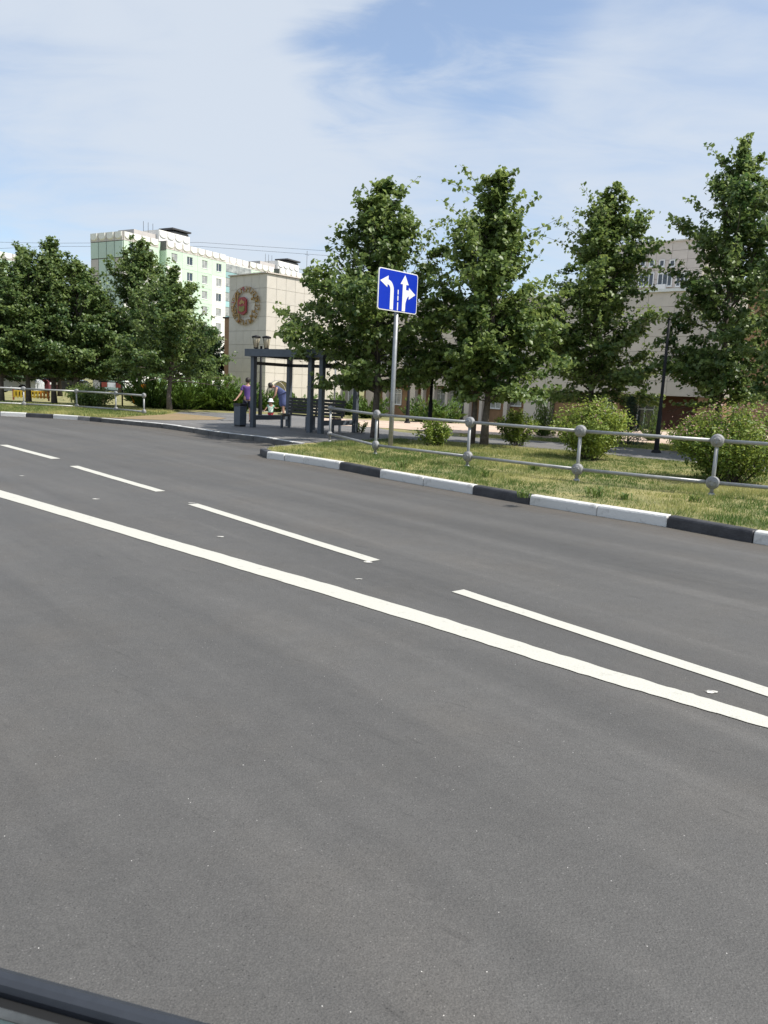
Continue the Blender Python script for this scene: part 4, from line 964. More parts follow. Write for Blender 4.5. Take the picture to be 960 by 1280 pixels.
for i, (u, v, vt, hw, lab) in enumerate([(-20, 494, 360, 55, 'background tree at the far left behind the front clump'), (22, 493, 375, 52, 'dark background tree behind the parked cars at left'), (128, 494, 385, 46, 'dark background tree behind the orange play frame'), (150, 492, 390, 50, 'rounded background tree left of the tall dark linden'), (238, 493, 402, 36, 'background tree above the junipers left of the tower'), (262, 492, 418, 22, 'smallest background tree beside the brown annex'), (75, 493, 385, 52, 'background tree in the middle of the left clump')]):
    place_tree(u, v, vt, [(480, hw*.85), (450, hw), (420, hw*.8), (vt, 4)], 474, 40+i, lab, BT, MT['backleaf'], name='broadleaf_tree', n_limb=34, leaf=.24, r0=.13, dens=.8, leafcap=14000)

def shrub(name, loc, R, H, n, leaf, m, seed, label, cat, group=None, flowers=0, stems=34, spread=1.0, tint=(.45, .25)):
    rng = np.random.default_rng(seed); rt_ = empty(name, loc, 0, label, cat, group); sb = MB(); lp = []; ld = []; lt = []; fp = []
    for i in range(stems):
        a = rng.uniform(0, 6.283); q = math.sqrt(rng.uniform(0, 1)); tip = np.array([math.cos(a)*R*q*spread, math.sin(a)*R*q*spread, H*rng.uniform(.80, 1.08)*(1-.42*q**2.2)]); b = np.array([math.cos(a)*R*.16*q, math.sin(a)*R*.16*q, -.05])
        mid = (b+tip)/2+np.array([math.cos(a), math.sin(a), 0])*R*.10*q+np.array([0, 0, H*.10]); s = np.linspace(0, 1, 7)[:, None]; pts = (1-s)**2*b+2*s*(1-s)*mid+s**2*tip
        sb.tube([tuple(p) for p in pts], [.011-.0012*k for k in range(7)], 4, cap=False); ct = rng.normal()*.14
        k = n//stems; ss = rng.uniform(.10, 1.02, k)**.75; ii = np.clip((ss*6).astype(int), 0, 5); pp_ = pts[ii]+(pts[ii+1]-pts[ii])*(ss*6-ii)[:, None]; pp_ = pp_+rng.normal(size=(k, 3))*np.array([.13, .13, .10])*R*.85
        lp.append(pp_); o_ = pp_.copy(); o_[:, 2] *= .6; o_ /= np.linalg.norm(o_, axis=1)[:, None]+1e-6; ld.append(o_*.6+np.array([0, 0, .6])); lt.append(np.clip(tint[0]+ct+rng.normal(size=k)*tint[1], 0, 1))
        if flowers and pts[-1][2] > H*.6: fp.append(tip+rng.normal(size=(flowers, 3))*np.array([.10, .10, .05])*R*.9+np.array([0, 0, .02]))
    P = np.concatenate(lp); k = P[:, 2] > .02
    sb.build('stems', MT['bark'], rt_)
    link('foliage', leaves_mesh('foliage', P[k], np.concatenate(ld)[k], leaf, m, rng, np.concatenate(lt)[k], aspect=.55), rt_)
    if fp:
        F = np.concatenate(fp); link('blossom', leaves_mesh('blossom', F, np.tile([0, 0, 1.0], (len(F), 1)), .045, MT['bushpink'], rng, rng.uniform(0, 1, len(F)), aspect=1), rt_)
    return rt_
SB = 'deciduous shrubs behind the right fence'
shrub('flowering_shrub', gp(738, 574, Z0), .92, 1.36, 13000, .075, MT['bushleaf'], 60, 'rounded bright green flowering shrub near the second fence post from the right', 'shrub', SB, flowers=5, stems=46, tint=(.55, .28))
shrub('flowering_shrub', gp(912, 603, Z0), 1.06, 1.36, 15000, .070, MT['bushleaf'], 61, 'wide pink-tipped flowering shrub at the right edge behind the fence', 'shrub', SB, flowers=13, stems=54, tint=(.42, .28))
shrub('flowering_shrub', gp(646, 557, Z0), .62, 1.02, 4200, .075, MT['bushleaf'], 62, 'loose young shrub right of the twin-stemmed tree', 'shrub', SB, stems=22, tint=(.45, .3))
shrub('flowering_shrub', gp(541, 558, Z0), .46, .72, 2600, .075, MT['bushleaf'], 63, 'small young shrub between the blue sign pole and the twin-stemmed tree', 'shrub', SB, stems=18, tint=(.42, .3))
shrub('flowering_shrub', gp(450, 541, Z0), .26, .45, 380, .06, MT['bushleaf'], 64, 'tiny reddish sapling beside the shelter and the first tree', 'shrub', SB, stems=8, tint=(.3, .3))
shrub('wild_shrub', gp(112, 509, Z0), 1.05, .92, 5500, .11, MT['linden'], 65, 'loose green shrub behind the far left fence', 'shrub', None, stems=36, tint=(.55, .25))
shrub('wild_shrub', gp(860, 566, Z0), .55, .62, 2600, .07, MT['juniper'], 66, 'low green shrub beside the right lamp post foot', 'shrub', None, stems=18)

def juniper(loc, R, H, seed, label, group, n=70, name='juniper_bush', m='juniper', up=.75):
    """a spreading juniper: feathery sprays fanning outward and up"""
    rng = np.random.default_rng(seed); rt_ = empty(name, loc, 0, label, 'conifer', group); sb = MB(); P = []; Dn = []; T = []; A = []
    for i in range(n):
        a = rng.uniform(0, 6.283); el = rng.uniform(.12, 1.25)*up; L = R/max(.35, math.cos(el))*rng.uniform(.6, 1.05); L = min(L, H/max(.25, math.sin(el))*1.0)
        d = np.array([math.cos(a)*math.cos(el), math.sin(a)*math.cos(el), math.sin(el)]); q = rng.normal(size=3)*.10*R; q[2] = abs(q[2])
        pts = [q+d*L*s+np.array([0, 0, .10*L*s*s]) for s in np.linspace(0, 1, 6)]
        if i % 3 == 0: sb.tube([tuple(p) for p in pts], [.016, .013, .010, .008, .006, .004], 4, cap=False)
        ct = rng.normal()*.15
        m_ = 60; s = rng.uniform(.15, 1, m_); c = q+d*(L*s)[:, None]; c[:, 2] += .1*L*s*s; sp = (1.05-s)*.30*L+.05
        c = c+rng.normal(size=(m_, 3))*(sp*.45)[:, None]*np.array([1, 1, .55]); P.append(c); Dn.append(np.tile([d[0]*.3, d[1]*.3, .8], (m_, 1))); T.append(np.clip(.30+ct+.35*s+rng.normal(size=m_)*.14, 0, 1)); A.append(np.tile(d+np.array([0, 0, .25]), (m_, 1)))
    P = np.concatenate(P); k = P[:, 2] > .0; A = np.concatenate(A)
    sb.build('stems', MT['bark'], rt_)
    # elongated needle sprays aligned with their branch
    Dn = np.concatenate(Dn)[k]; T = np.concatenate(T)[k]; P = P[k]; A = A[k]; n_ = len(P)
    nr = rng.normal(size=(n_, 3))*.6+Dn; t = A+rng.normal(size=(n_, 3))*.35; t /= np.linalg.norm(t, axis=1)[:, None]; nr -= t*np.sum(nr*t, axis=1)[:, None]; nr /= np.linalg.norm(nr, axis=1)[:, None]; b = np.cross(nr, t); s = (.17*R*rng.uniform(.6, 1.3, n_))[:, None]
    v = np.empty((n_, 4, 3)); v[:, 0] = P-t*s*.5; v[:, 2] = P+t*s*.7; v[:, 1] = P+b*s*.16; v[:, 3] = P-b*s*.16
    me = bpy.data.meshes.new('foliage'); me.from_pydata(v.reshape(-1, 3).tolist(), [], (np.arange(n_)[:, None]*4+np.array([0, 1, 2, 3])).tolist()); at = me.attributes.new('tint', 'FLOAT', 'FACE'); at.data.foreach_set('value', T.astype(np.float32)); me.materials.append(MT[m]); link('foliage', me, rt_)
    return rt_
JG = 'junipers hedging the school'
jl = [(190, 511, 1.3, 'first juniper from the left, behind the pale-trunked tree'), (208, 510, 1.35, 'second juniper from the left, behind the pale trunk'), (226, 512, 1.3, 'juniper just right of the pale trunk'), (245, 512, 1.35, 'juniper in the middle of the hedge before the tower'), (263, 512.5, 1.3, 'juniper left of the tower foot'), (280, 513, 1.3, 'juniper in front of the left tower edge'), (296, 514, 1.25, 'juniper behind the man and the bin'), (337, 514, 1.05, 'juniper behind the toddler'), (372, 516, 1.0, 'juniper behind the shelter bench, left one'), (430, 519, 1.15, 'juniper right of the shelter bench'), (462, 523, 1.1, 'juniper behind the trunk of the sign tree'), (530, 528, 1.2, 'juniper behind the small young shrub'), (556, 529, 1.2, 'juniper between two slim lamp posts'), (184, 505, 1.2, 'leftmost juniper, under the tall dark linden')]
for i, (u, v, h, lab) in enumerate(jl):
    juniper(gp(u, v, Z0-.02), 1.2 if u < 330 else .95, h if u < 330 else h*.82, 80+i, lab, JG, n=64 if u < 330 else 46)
juniper(gp(678, 545, Z0), .5, 1.5, 99, 'feathery upright juniper between the loose shrub and the bright green shrub', 'upright conifers by the path', n=50, up=1.3, name='upright_juniper')
juniper(gp(813, 551, Z0), .42, 1.45, 100, 'bright feathery conifer left of the right lamp post', 'upright conifers by the path', n=46, up=1.35, name='upright_juniper')
# small spruce with tiered branches
def spruce(loc, H, R, seed, label):
    rng = np.random.default_rng(seed); rt_ = empty('spruce_tree', loc, 0, label, 'tree'); MB().tube([(0, 0, -.1), (0, 0, H)], [.03, .006], 6).build('trunk', MT['bark'], rt_); P = []
    for j in range(11):
        h = .08+(H-.15)*j/10; r = R*(1-(h/H))**.85+.04
        for k in range(9):
            a = rng.uniform(0, 6.28); s = rng.uniform(.1, 1, 26); c = np.stack([np.cos(a)*r*s, np.sin(a)*r*s, h-.12*r*s+.10*r*s*s], 1)+rng.normal(size=(26, 3))*.035; P.append(c)
    P = np.concatenate(P); link('needles', leaves_mesh('needles', P, np.tile([0, 0, 1.], (len(P), 1)), .085, MT['spruce'], rng, np.clip(.5+rng.normal(size=len(P))*.22, 0, 1), aspect=.35), rt_); return rt_
spruce(gp(784, 556, Z0), 1.5, .62, 70, 'small bluish young spruce right of the bright green shrub')

# ------------------------------------------------------------------ grass
def in_poly(P, poly):
    x, y = P[:, 0], P[:, 1]; c = np.zeros(len(P), bool); n = len(poly)
    for i in range(n):
        x1, y1 = poly[i][:2]; x2, y2 = poly[(i+1) % n][:2]
        m_ = ((y1 > y) != (y2 > y)) & (x < (x2-x1)*(y-y1)/(y2-y1+1e-12)+x1); c ^= m_
    return c
def vnoise(P, s, seed):
    rng = np.random.default_rng(seed); g = rng.random((64, 64)); q = P*s; i = np.floor(q).astype(int); f = q-i; f = f*f*(3-2*f); a = i[:, 0] % 64; b = i[:, 1] % 64; a1 = (a+1) % 64; b1 = (b+1) % 64
    return (g[a, b]*(1-f[:, 0])+g[a1, b]*f[:, 0])*(1-f[:, 1])+(g[a, b1]*(1-f[:, 0])+g[a1, b1]*f[:, 0])*f[:, 1]
def grass(poly, n, hmin, hmax, w, seed, excl, label, bias=0.0):
    rng = np.random.default_rng(seed); A = np.array([p[:2] for p in poly]); lo, hi = A.min(0), A.max(0)
    P = rng.uniform(lo, hi, (n, 2)); k = in_poly(P, poly)
    for e in excl: k &= ~in_poly(P, e)
    v1 = vnoise(P, 1.1, 5); v2 = vnoise(P, 4.5, 6); k &= rng.random(n) < .08+1.25*(.5*v1+.5*v2)
    P = P[k]; v1 = v1[k]; v2 = v2[k]; m_ = len(P); h = (hmin+(hmax-hmin)*(.6*v1+.6*v2)**2*rng.uniform(.35, 1.2, m_)); a = rng.uniform(0, 6.283, m_); ln = rng.uniform(.1, .9, m_)*h; la = rng.uniform(0, 6.283, m_)
    ww = w*rng.uniform(.6, 1.3, m_); v = np.empty((m_, 3, 3)); z = .143
    v[:, 0] = np.stack([P[:, 0]+np.cos(a)*ww/2, P[:, 1]+np.sin(a)*ww/2, np.full(m_, z)], 1); v[:, 1] = np.stack([P[:, 0]-np.cos(a)*ww/2, P[:, 1]-np.sin(a)*ww/2, np.full(m_, z)], 1); v[:, 2] = np.stack([P[:, 0]+np.cos(la)*ln, P[:, 1]+np.sin(la)*ln, z+h], 1)
    me = bpy.data.meshes.new('grass'); me.vertices.add(m_*3); me.vertices.foreach_set('co', v.reshape(-1).astype(np.float32)); me.loops.add(m_*3); me.loops.foreach_set('vertex_index', np.arange(m_*3, dtype=np.int32)); me.polygons.add(m_); me.polygons.foreach_set('loop_start', np.arange(m_, dtype=np.int32)*3); me.polygons.foreach_set('loop_total', np.full(m_, 3, np.int32))
    t = np.clip(.50+bias+1.25*(vnoise(P, .75, 8)-.5)+.6*(v1-.5)-.55*(v2-.5)+rng.normal(size=m_)*.24, 0, 1); at = me.attributes.new('tint', 'FLOAT', 'FACE'); at.data.foreach_set('value', t.astype(np.float32)); me.materials.append(MT['grass']); me.update(calc_edges=True)
    o = link('grass', me); tag(o, label, 'grass', None, 'stuff'); return o
inn = [tuple(p) for p in offset(KI[2:]+KI2[1:], .17)]
fp_ = inn[:-2]+[(11, 9), gp(1100, 606, Z0), gp(960, 591, Z0), gp(857, 577.5, Z0), gp(670, 560, Z0), gp(575, 553, Z0), gp(500, 548.5, Z0), gp(420, 552, Z0), (-1.9, 18.75)]
grass(fp_, 330000, .025, .105, .011, 1, [], 'mown grass strip between the right kerb and the path', bias=-.10)
lp_ = [tuple(p) for p in offset(KL[2:], .18)]+[gp(150, 522.5, Z0), gp(205, 518, Z0), gp(225, 514, Z0), gp(170, 510, Z0), gp(100, 507, Z0), gp(0, 503, Z0), (-22, 33)]
grass(lp_, 90000, .05, .16, .024, 2, [], 'grass verge behind the far left kerb', bias=.08)
sp_ = [gp(575, 545.5, Z0), gp(670, 550.5, Z0), gp(800, 560.5, Z0), gp(960, 573, Z0), gp(960, 562, Z0), gp(670, 547.5, Z0), gp(575, 542.5, Z0)]
grass(sp_, 45000, .04, .12, .017, 3, [], 'narrow grass strip between the grey path and the pink walk')
# taller weeds in the verge
rw = random.Random(9)
for i, (u, v, s) in enumerate([(505, 585, 1), (655, 622, .8), (742, 622, 1.15), (607, 597, .9), (868, 628, .8), (668, 588, .8), (780, 625, .7)]):
    q = gp(u, v, Z0-.01); r = np.random.default_rng(300+i); mb = MB()
    for k in range(34):
        a = r.uniform(0, 6.28); L = r.uniform(.10, .22)*s; t = np.array([math.cos(a), math.sin(a)]); e = r.uniform(.35, 1.0); x0 = r.normal(size=2)*.06*s; mx_ = x0+t*L*.5*e; tp = x0+t*L*e; n2 = np.array([-t[1], t[0]])*.012
        mb.add([(x0[0]-n2[0]*.4, x0[1]-n2[1]*.4, 0), (x0[0]+n2[0]*.4, x0[1]+n2[1]*.4, 0), (mx_[0]+n2[0], mx_[1]+n2[1], L*.62), (mx_[0]-n2[0], mx_[1]-n2[1], L*.62), (tp[0], tp[1], L*.70*(1.3-e*.5))], [(0, 1, 2, 3), (3, 2, 4)])
    me = mb.mesh('weed_tuft', MT['grass']); at = me.attributes.new('tint', 'FLOAT', 'FACE'); at.data.foreach_set('value', [float(x) for x in np.clip(r.normal(.12, .12, len(me.polygons)), 0, 1)])
    tag(link('weed_tuft', me, None, q), ['weed tuft left of the first disc post', 'weed tuft at the kerb below the middle post', 'lush weed tuft at the foot of the post second from the right', 'weed tuft beside the middle fence post', 'weed tuft near the rightmost post foot', 'weed tuft under the middle rail span', 'weed tuft near the right kerb edge'][i], 'weed', 'weed tufts in the verge')

# ------------------------------------------------------------------ people
def skin_mesh(name, joints, bones, m, parent, sub=2):
    """one continuous surface grown over a skeleton: joints {name: (x, y, z, rx, ry)}"""
    ks = list(joints); me = bpy.data.meshes.new(name); me.from_pydata([joints[k][:3] for k in ks], [(ks.index(a), ks.index(b)) for a, b in bones], []); o = link(name, me, parent); me.materials.append(m)
    md = o.modifiers.new('skin', 'SKIN'); md.use_smooth_shade = True
    lay = me.skin_vertices[0].data
    for i, k in enumerate(ks):
        j = joints[k]; lay[i].radius = (j[3], j[4] if len(j) > 4 else j[3]); lay[i].use_root = (i == 0)
    s = o.modifiers.new('sub', 'SUBSURF'); s.levels = sub; s.render_levels = sub
    return o
def finger_chain(J, B, hand, dirv, side, pre, s=1.0):
    """four unequal fingers and a thumb rooted in the palm"""
    d = Vector(dirv).normalized(); h = Vector(J[hand][:3]); sd = Vector(side).normalized(); nrm = d.cross(sd)
    for i, (o_, L) in enumerate(((-.030, .070), (-.010, .082), (.010, .078), (.029, .062))):
        a = h+d*.045*s+sd*o_*s; b = a+(d+nrm*.25).normalized()*L*.5*s; c = b+(d+nrm*.7).normalized()*L*.5*s
        for q, p in zip('ab', (b, c)): J[f'{pre}f{i}{q}'] = (p.x, p.y, p.z, .009*s, .009*s)
        J[f'{pre}f{i}r'] = (a.x, a.y, a.z, .012*s, .012*s); B += [(hand, f'{pre}f{i}r'), (f'{pre}f{i}r', f'{pre}f{i}a'), (f'{pre}f{i}a', f'{pre}f{i}b')]
    t1 = h+sd*.04*s+d*.005*s; t2 = t1+(sd*.6+d).normalized()*.05*s
    J[pre+'t1'] = (t1.x, t1.y, t1.z, .012*s, .012*s); J[pre+'t2'] = (t2.x, t2.y, t2.z, .009*s, .009*s); B += [(hand, pre+'t1'), (pre+'t1', pre+'t2')]
def head_parts(parent, c, f, r, haircol, hair=True, up=(0, 0, 1)):
    f = Vector(f).normalized(); upv = Vector(up).normalized(); s = f.cross(upv).normalized(); c = Vector(c)
    MB().tube([c+f*r*.9+upv*r*.1, c+f*r*1.12-upv*r*.22, c+f*r*.92-upv*r*.28], [r*.10, r*.17, r*.1], 6).build('nose', MT['skin'], parent)
    for k in (-1, 1):
        MB().lathe([(0, -.02), (r*.16, -.012), (r*.14, .01), (0, .02)], c+f*r*.86+s*k*r*.36+upv*r*.05, tuple(f), n=8).build('eye', MT['hair'], parent)
        MB().lathe([(0, -r*.08), (r*.24, -r*.05), (r*.26, r*.05), (0, r*.1)], c+s*k*r*.86-upv*r*.05, tuple(s*k), n=8).build('ear', MT['skin'], parent)
    MB().box(c+f*r*.86-upv*r*.52, (r*.5, r*.12, r*.1), rz=math.atan2(s.y, s.x)).build('mouth', MT['dkred'], parent)
# man in purple, standing by the bin, back to the road
mx_, my_, _ = gp(309, 527, Z0)
man = empty('person', (mx_, my_, Z0), rad(12), 'person in a purple T-shirt and dark shorts standing behind the litter bin', 'person')
man.scale = (.91, .91, .91)
J = {'pelvis': (0, 0, .90, .125, .095), 'waist': (0, 0, 1.06, .12, .09), 'chest': (0, .01, 1.28, .145, .10), 'neckb': (0, 0, 1.42, .075, .065), 'neck': (0, .01, 1.49, .052, .052), 'head': (0, .02, 1.58, .082, .095), 'top': (0, .02, 1.68, .072, .085)}
B = [('pelvis', 'waist'), ('waist', 'chest'), ('chest', 'neckb'), ('neckb', 'neck'), ('neck', 'head'), ('head', 'top')]
for s, n in ((-1, 'l'), (1, 'r')):
    J[n+'hip'] = (s*.095, 0, .84, .085, .085); J[n+'thigh'] = (s*.10, .0, .66, .075, .075); J[n+'knee'] = (s*.105, .015, .47, .052, .054); J[n+'calf'] = (s*.108, -.015, .32, .050, .052); J[n+'ank'] = (s*.11, -.01, .09, .034, .036); J[n+'toe'] = (s*.125, .13, .03, .034, .026); J[n+'heel'] = (s*.11, -.05, .035, .034, .03)
    B += [('pelvis', n+'hip'), (n+'hip', n+'thigh'), (n+'thigh', n+'knee'), (n+'knee', n+'calf'), (n+'calf', n+'ank'), (n+'ank', n+'toe'), (n+'ank', n+'heel')]
J['lsh'] = (-.19, 0, 1.39, .058, .058); J['lel'] = (-.27, -.03, 1.10, .041, .041); J['lwr'] = (-.40, -.12, .92, .027, .03); J['lha'] = (-.45, -.15, .865, .034, .018)
J['rsh'] = (.19, 0, 1.39, .058, .058); J['rel'] = (.25, -.02, 1.10, .041, .041); J['rwr'] = (.26, .05, .86, .027, .03); J['rha'] = (.26, .07, .79, .034, .018)
for n in 'lr': B += [('chest', n+'sh'), (n+'sh', n+'el'), (n+'el', n+'wr'), (n+'wr', n+'ha')]
finger_chain(J, B, 'lha', (-.6, -.4, -.7), (.5, -.8, 0), 'l'); finger_chain(J, B, 'rha', (0, .2, -1), (0, 1, .2), 'r')
skin_mesh('body', J, B, MT['skin'], man)
T = {'waist': (0, 0, 1.0, .142, .112), 'hem': (0, 0, .86, .148, .118), 'chest': (0, .01, 1.28, .160, .116), 'nb': (0, 0, 1.43, .085, .075), 'ls': (-.19, 0, 1.39, .074, .074), 'rs': (.19, 0, 1.39, .074, .074), 'le': (-.245, -.02, 1.19, .062, .062), 're': (.232, -.012, 1.19, .062, .062)}
skin_mesh('tshirt', T, [('waist', 'hem'), ('waist', 'chest'), ('chest', 'nb'), ('chest', 'ls'), ('chest', 'rs'), ('ls', 'le'), ('rs', 're')], MT['purple'], man)
Sx = {'pel': (0, 0, .90, .138, .108), 'lh': (-.098, 0, .80, .10, .10), 'rh': (.098, 0, .80, .10, .10), 'lk': (-.104, .005, .52, .086, .088), 'rk': (.104, .005, .52, .086, .088)}
skin_mesh('shorts', Sx, [('pel', 'lh'), ('pel', 'rh'), ('lh', 'lk'), ('rh', 'rk')], MT['navy'], man)
hd = MB().lathe([(.0, .135), (.05, .125), (.085, .085), (.100, .03), (.095, -.03), (.08, -.06)], (0, .005, 1.605), n=14); hd.build('hair', MT['hair'], man)
head_parts(man, (0, .03, 1.59), (0, 1, 0), .09, None)
for s in (-1, 1): MB().box((s*.115, .03, .035), (.085, .25, .075), bev=.02).build('shoe', MT['shoe'], man)
# woman bending to the toddler
wx_, wy_, _ = gp(352.5, 524.5, Z0)
wo = empty('person', (wx_, wy_, Z0), rad(8), 'person in a blue dress bending down over a toddler inside the shelter view', 'person')
J = {'pelvis': (.05, 0, .86, .125, .13), 'waist': (-.02, 0, 1.03, .10, .115), 'chest': (-.17, 0, 1.20, .105, .135), 'neckb': (-.30, 0, 1.27, .06, .065), 'neck': (-.36, 0, 1.28, .045, .045), 'head': (-.44, 0, 1.27, .085, .078), 'top': (-.53, 0, 1.27, .075, .07)}
B = [('pelvis', 'waist'), ('waist', 'chest'), ('chest', 'neckb'), ('neckb', 'neck'), ('neck', 'head'), ('head', 'top')]
for s, n in ((-1, 'l'), (1, 'r')):
    y = s*.09; J[n+'hip'] = (.05, y, .80, .085, .085); J[n+'thigh'] = (.05, y, .64, .078, .078); J[n+'knee'] = (.03, y, .45, .052, .052); J[n+'calf'] = (.05, y, .30, .05, .05); J[n+'ank'] = (.06, y, .085, .032, .034); J[n+'toe'] = (-.09, y*1.2, .03, .026, .034); J[n+'heel'] = (.10, y, .035, .03, .03)
    B += [('pelvis', n+'hip'), (n+'hip', n+'thigh'), (n+'thigh', n+'knee'), (n+'knee', n+'calf'), (n+'calf', n+'ank'), (n+'ank', n+'toe'), (n+'ank', n+'heel')]
    J[n+'sh'] = (-.24, s*.17, 1.22, .052, .052); J[n+'el'] = (-.29, s*.19, .95, .037, .037); J[n+'wr'] = (-.42, s*.13, .76, .024, .027); J[n+'ha'] = (-.46, s*.12, .71, .018, .032)
    B += [('chest', n+'sh'), (n+'sh', n+'el'), (n+'el', n+'wr'), (n+'wr', n+'ha')]; finger_chain(J, B, n+'ha', (-.7, 0, -.6), (0, -s, 0), n, .9)
skin_mesh('body', J, B, MT['skin'], wo)
Dd = {'pel': (.05, 0, .86, .185, .19), 'hem': (.06, 0, .48, .20, .22), 'wai': (-.02, 0, 1.03, .15, .165), 'che': (-.17, 0, 1.20, .145, .18), 'nb': (-.29, 0, 1.265, .085, .10), 'ls': (-.24, -.175, 1.22, .080, .080), 'rs': (-.24, .175, 1.22, .080, .080)}
skin_mesh('dress', Dd, [('pel', 'hem'), ('pel', 'wai'), ('wai', 'che'), ('che', 'nb'), ('che', 'ls'), ('che', 'rs')], MT['bluedress'], wo)
MB().lathe([(.0, .14), (.05, .13), (.09, .08), (.098, .02), (.09, -.04), (.06, -.07)], (-.47, 0, 1.30), (-.45, 0, .9), n=14).build('hair', MT['hair'], wo)
head_parts(wo, (-.475, 0, 1.255), (-.75, 0, -.66), .085, None, up=(-.66, 0, .75))
# toddler
cx_, cy_, _ = gp(338, 525, Z0)
ch = empty('person', (cx_, cy_, Z0), rad(20), 'toddler in a white hat, green and white top and red shorts', 'person'); ch.scale = (1.0, 1.0, 1.0)
J = {'pelvis': (0, 0, .33, .075, .065), 'waist': (0, 0, .42, .075, .065), 'chest': (0, 0, .52, .078, .065), 'neck': (0, 0, .60, .035, .035), 'head': (0, 0, .68, .070, .075), 'top': (0, 0, .76, .062, .066)}
B = [('pelvis', 'waist'), ('waist', 'chest'), ('chest', 'neck'), ('neck', 'head'), ('head', 'top')]
for s, n in ((-1, 'l'), (1, 'r')):
    J[n+'hip'] = (s*.05, 0, .29, .05, .05); J[n+'knee'] = (s*.052, 0, .17, .036, .036); J[n+'ank'] = (s*.054, 0, .05, .024, .024); J[n+'toe'] = (s*.058, -.06, .02, .022, .018)
    J[n+'sh'] = (s*.10, 0, .56, .032, .032); J[n+'el'] = (s*.16, -.01, .47, .025, .025); J[n+'wr'] = (s*.22, -.02, .46 if s > 0 else .38, .018, .018); J[n+'ha'] = (s*.25, -.02, .47 if s > 0 else .35, .02, .014)
    B += [('pelvis', n+'hip'), (n+'hip', n+'knee'), (n+'knee', n+'ank'), (n+'ank', n+'toe'), ('chest', n+'sh'), (n+'sh', n+'el'), (n+'el', n+'wr'), (n+'wr', n+'ha')]
    finger_chain(J, B, n+'ha', (s, 0, .2), (0, -1, 0), n, .5)
skin_mesh('body', J, B, MT['skin'], ch)
skin_mesh('top', {'w': (0, 0, .40, .105, .092), 'h': (0, 0, .31, .118, .10), 'c': (0, 0, .53, .095, .08), 'ls': (-.10, 0, .56, .045, .045), 'rs': (.10, 0, .56, .045, .045), 'le': (-.15, -.01, .49, .042, .042), 're': (.15, -.01, .49, .042, .042)}, [('w', 'h'), ('w', 'c'), ('c', 'ls'), ('c', 'rs'), ('ls', 'le'), ('rs', 're')], MT['greenchk'], ch)
skin_mesh('shorts', {'p': (0, 0, .31, .105, .09), 'lh': (-.05, 0, .26, .066, .066), 'rh': (.05, 0, .26, .066, .066), 'lk': (-.053, 0, .15, .06, .06), 'rk': (.053, 0, .15, .06, .06)}, [('p', 'lh'), ('p', 'rh'), ('lh', 'lk'), ('rh', 'rk')], MT['redcloth'], ch)
MB().lathe([(0, .10), (.055, .095), (.082, .05), (.088, 0), (.13, -.025), (.132, -.03), (.086, -.01)], (0, 0, .73), n=16).build('sun_hat', MT['whitecloth'], ch)
head_parts(ch, (0, -.01, .67), (0, -1, 0), .07, None)

# ------------------------------------------------------------------ playground and parked cars at the left
q = gp(37, 499.5, Z0)
pc = empty('play_bench', q, rad(6), 'yellow low playground fence with orange bars under the left trees', 'playground')
for k in range(11): MB().box((-.75+k*.165, 0, .26), (.10, .035, .36), bev=.008).build('bar', MT['orange'] if k > 7 else MT['yellow'], pc)
for z in (.16, .42): MB().box((.08, .035, z), (1.85, .03, .07)).build('bar_rail', MT['yellow'], pc)
for x in (-.8, .95): MB().box((x, .02, .24), (.07, .07, .56)).build('post', MT['dkred'], pc)
q = gp(154, 509, Z0)
pf = empty('climbing_gate', q, rad(4), 'dark playground frame with orange and white boards behind the far fence', 'playground')
def PX(u): return (u-154)/ (FPX/q[1])
def PZ(v): return at_y(154, v, q[1])[2]-Z0
for u in (127, 153, 183): MB().tube([(PX(u), 0, -.05), (PX(u), 0, PZ(477))], .035, 8).build('post', MT['steelblk'], pf)
MB().tube([(PX(125), 0, PZ(478.3)), (PX(184), 0, PZ(478.3))], .03, 8).build('crossbar', MT['steelblk'], pf)
for (a, b, m) in ((128.5, 135, 'dkred'), (136, 145, 'whitecloth'), (145.5, 151, 'dkred'), (166.5, 173, 'orange'), (176.5, 182.5, 'orange')): MB().box((PX((a+b)/2), -.04, PZ(482)), (PX(b)-PX(a), .04, .22), bev=.006).build('board', MT[m], pf)
MB().tube([(PX(157), -.1, PZ(493)), (PX(163), -.1, PZ(492)), (PX(167), -.1, PZ(497)), (PX(168), -.1, PZ(503))], [.05, .06, .06, .05], 8).build('slide_edge', MT['orange'], pf)
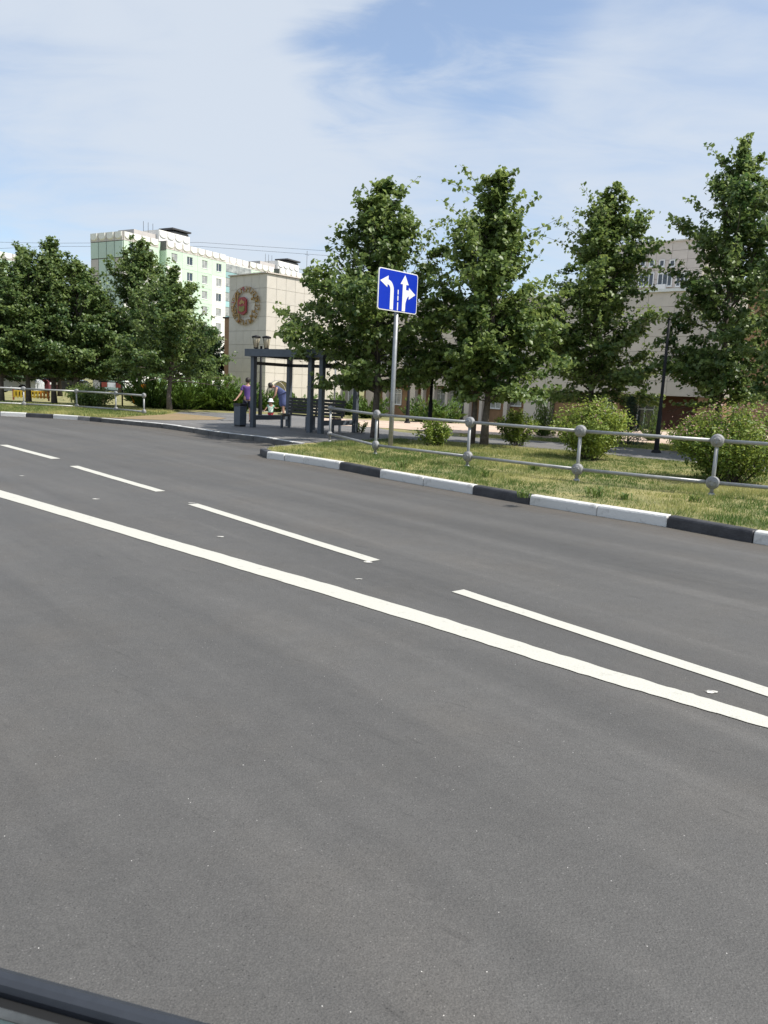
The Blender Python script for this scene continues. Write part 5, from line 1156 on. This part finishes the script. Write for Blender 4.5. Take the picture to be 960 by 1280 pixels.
def parked_car(u, v, rz, paint, label):
    c = empty('parked_car', gp(u, v, Z0), rz, label, 'car', 'cars parked behind the left trees'); L, Wd = 4.2, 1.7
    side = [(-2.1, .28), (-2.12, .62), (-2.0, .82), (-1.25, .92), (-.75, 1.36), (-.2, 1.46), (.7, 1.44), (1.35, 1.05), (1.95, .95), (2.1, .8), (2.12, .3), (1.75, .22), (-1.75, .22)]
    b = MB(); n = len(side); vs = []
    for y, k in ((-Wd/2, 1), (-Wd/2+.10, 1.0), (Wd/2-.10, 1.0), (Wd/2, 1)):
        ins = .0 if abs(y) < Wd/2 else .03
        vs += [(x*(1-ins), y*(1-.16*max(0, (z-.9)/.55)), z-(ins if z > .9 else 0)) for x, z in side]
    fs = [tuple(range(n)), tuple(reversed(range(3*n, 4*n)))]
    for i in range(3):
        for k in range(n): fs.append((i*n+k, (i+1)*n+k, (i+1)*n+(k+1) % n, i*n+(k+1) % n))
    b.add(vs, fs); b.build('body', MT[paint], c)
    for s in (-1, 1):
        y = s*(Wd/2-.045)
        for (p, nm) in (([(-1.05, .95), (-.68, 1.30), (-.22, 1.38), (-.22, .95)], 'side_window'), ([(-.14, .95), (-.14, 1.38), (.66, 1.36), (1.15, .98)], 'side_window')):
            yy = [y*(1-.16*max(0, (z-.9)/.55))+s*.012 for _, z in p]; MB().add([(x, yy[i], z) for i, (x, z) in enumerate(p)]+[(x, yy[i]-s*.03, z) for i, (x, z) in enumerate(p)], [(0, 1, 2, 3), (7, 6, 5, 4), (0, 4, 5, 1), (1, 5, 6, 2), (2, 6, 7, 3), (3, 7, 4, 0)]).build(nm, MT['pane'], c)
        for x in (-1.3, 1.3):
            w = MB().lathe([(.20, -.09), (.30, -.09), (.32, -.05), (.32, .05), (.30, .09), (.20, .09)], (x, s*.76, .32), (0, 1, 0), n=18).build('wheel', MT['tyre'], c); MB().lathe([(0, -.095), (.20, -.085), (.20, .085), (0, .095)], (x, s*.76, .32), (0, 1, 0), n=14).build('rim', MT['galv2'], w)
    for x, m in ((-2.12, 'redcloth'), (2.12, 'whitecloth')):
        for s in (-1, 1): MB().box((x*.985, s*.62, .72), (.06, .3, .13), bev=.01).build('headlight' if x > 0 else 'tail_light', MT[m], c)
    MB().add([(-1.24, -.62, .945), (-1.24, .62, .945), (-.76, .56, 1.375), (-.76, -.56, 1.375)], [(0, 1, 2, 3)]).build('rear_window', MT['pane'], c); MB().add([(1.36, -.62, 1.075), (1.36, .62, 1.075), (.72, .56, 1.45), (.72, -.56, 1.45)], [(0, 3, 2, 1)]).build('windscreen', MT['pane'], c)
    return c
parked_car(6, 492.5, .15, 'carwhite', 'white car parked far behind the trees at the left edge')
parked_car(26, 491.5, .1, 'carred', 'dull red car parked between the left tree trunks')
parked_car(70, 491.5, .1, 'cargrey', 'grey car parked behind the left trees, right of the red one')

# ------------------------------------------------------------------ sill of the car door the view looks out over
zs_ = 1.02
a = Vector(gp(-60, 1188, zs_)); b = Vector(gp(265, 1275, zs_)); t = (b-a).normalized(); n = Vector((-t.y, t.x, 0))     # n points away, to the road
if n.y < 0: n = -n
cdr = empty('car_door', (a.x, a.y, 0), math.atan2(t.y, t.x), 'dark car door sill crossing the bottom left corner', 'car door')
X0, X1 = -.9, 1.1; ny = 1.0
def strip(name, y0, y1, z0, z1, m, bev=.006):
    MB().box(((X0+X1)/2, (y0+y1)/2, (z0+z1)/2), (X1-X0, abs(y1-y0), z1-z0), bev=bev).build(name, m, cdr)
wpx = (Vector(gp(0, 1210, zs_))-Vector(gp(0, 1237, zs_))).length*abs(n.dot((Vector(gp(0, 1210, zs_))-Vector(gp(0, 1237, zs_))).normalized()))
sg_ = 1 if n.dot(Vector((-math.sin(math.atan2(t.y, t.x)), math.cos(math.atan2(t.y, t.x)), 0))) > 0 else -1
strip('outer_sill', -sg_*wpx, 0, zs_-.03, zs_, MT['sill'], .008)
strip('seal', -sg_*wpx*1.75, -sg_*(wpx+.001), zs_-.05, zs_-.012, MT['rubber'], .002)
strip('inner_strip', -sg_*wpx*2.3, -sg_*(wpx*1.76), zs_-.04, zs_-.004, MT['chrome'], .003)
strip('inner_trim', -sg_*wpx*5, -sg_*(wpx*2.32), zs_-.05, zs_-.002, MT['innertrim'], .004)
strip('door_skin', -sg_*.05, -sg_*.004, .42, zs_-.032, MT['sill'], .008)
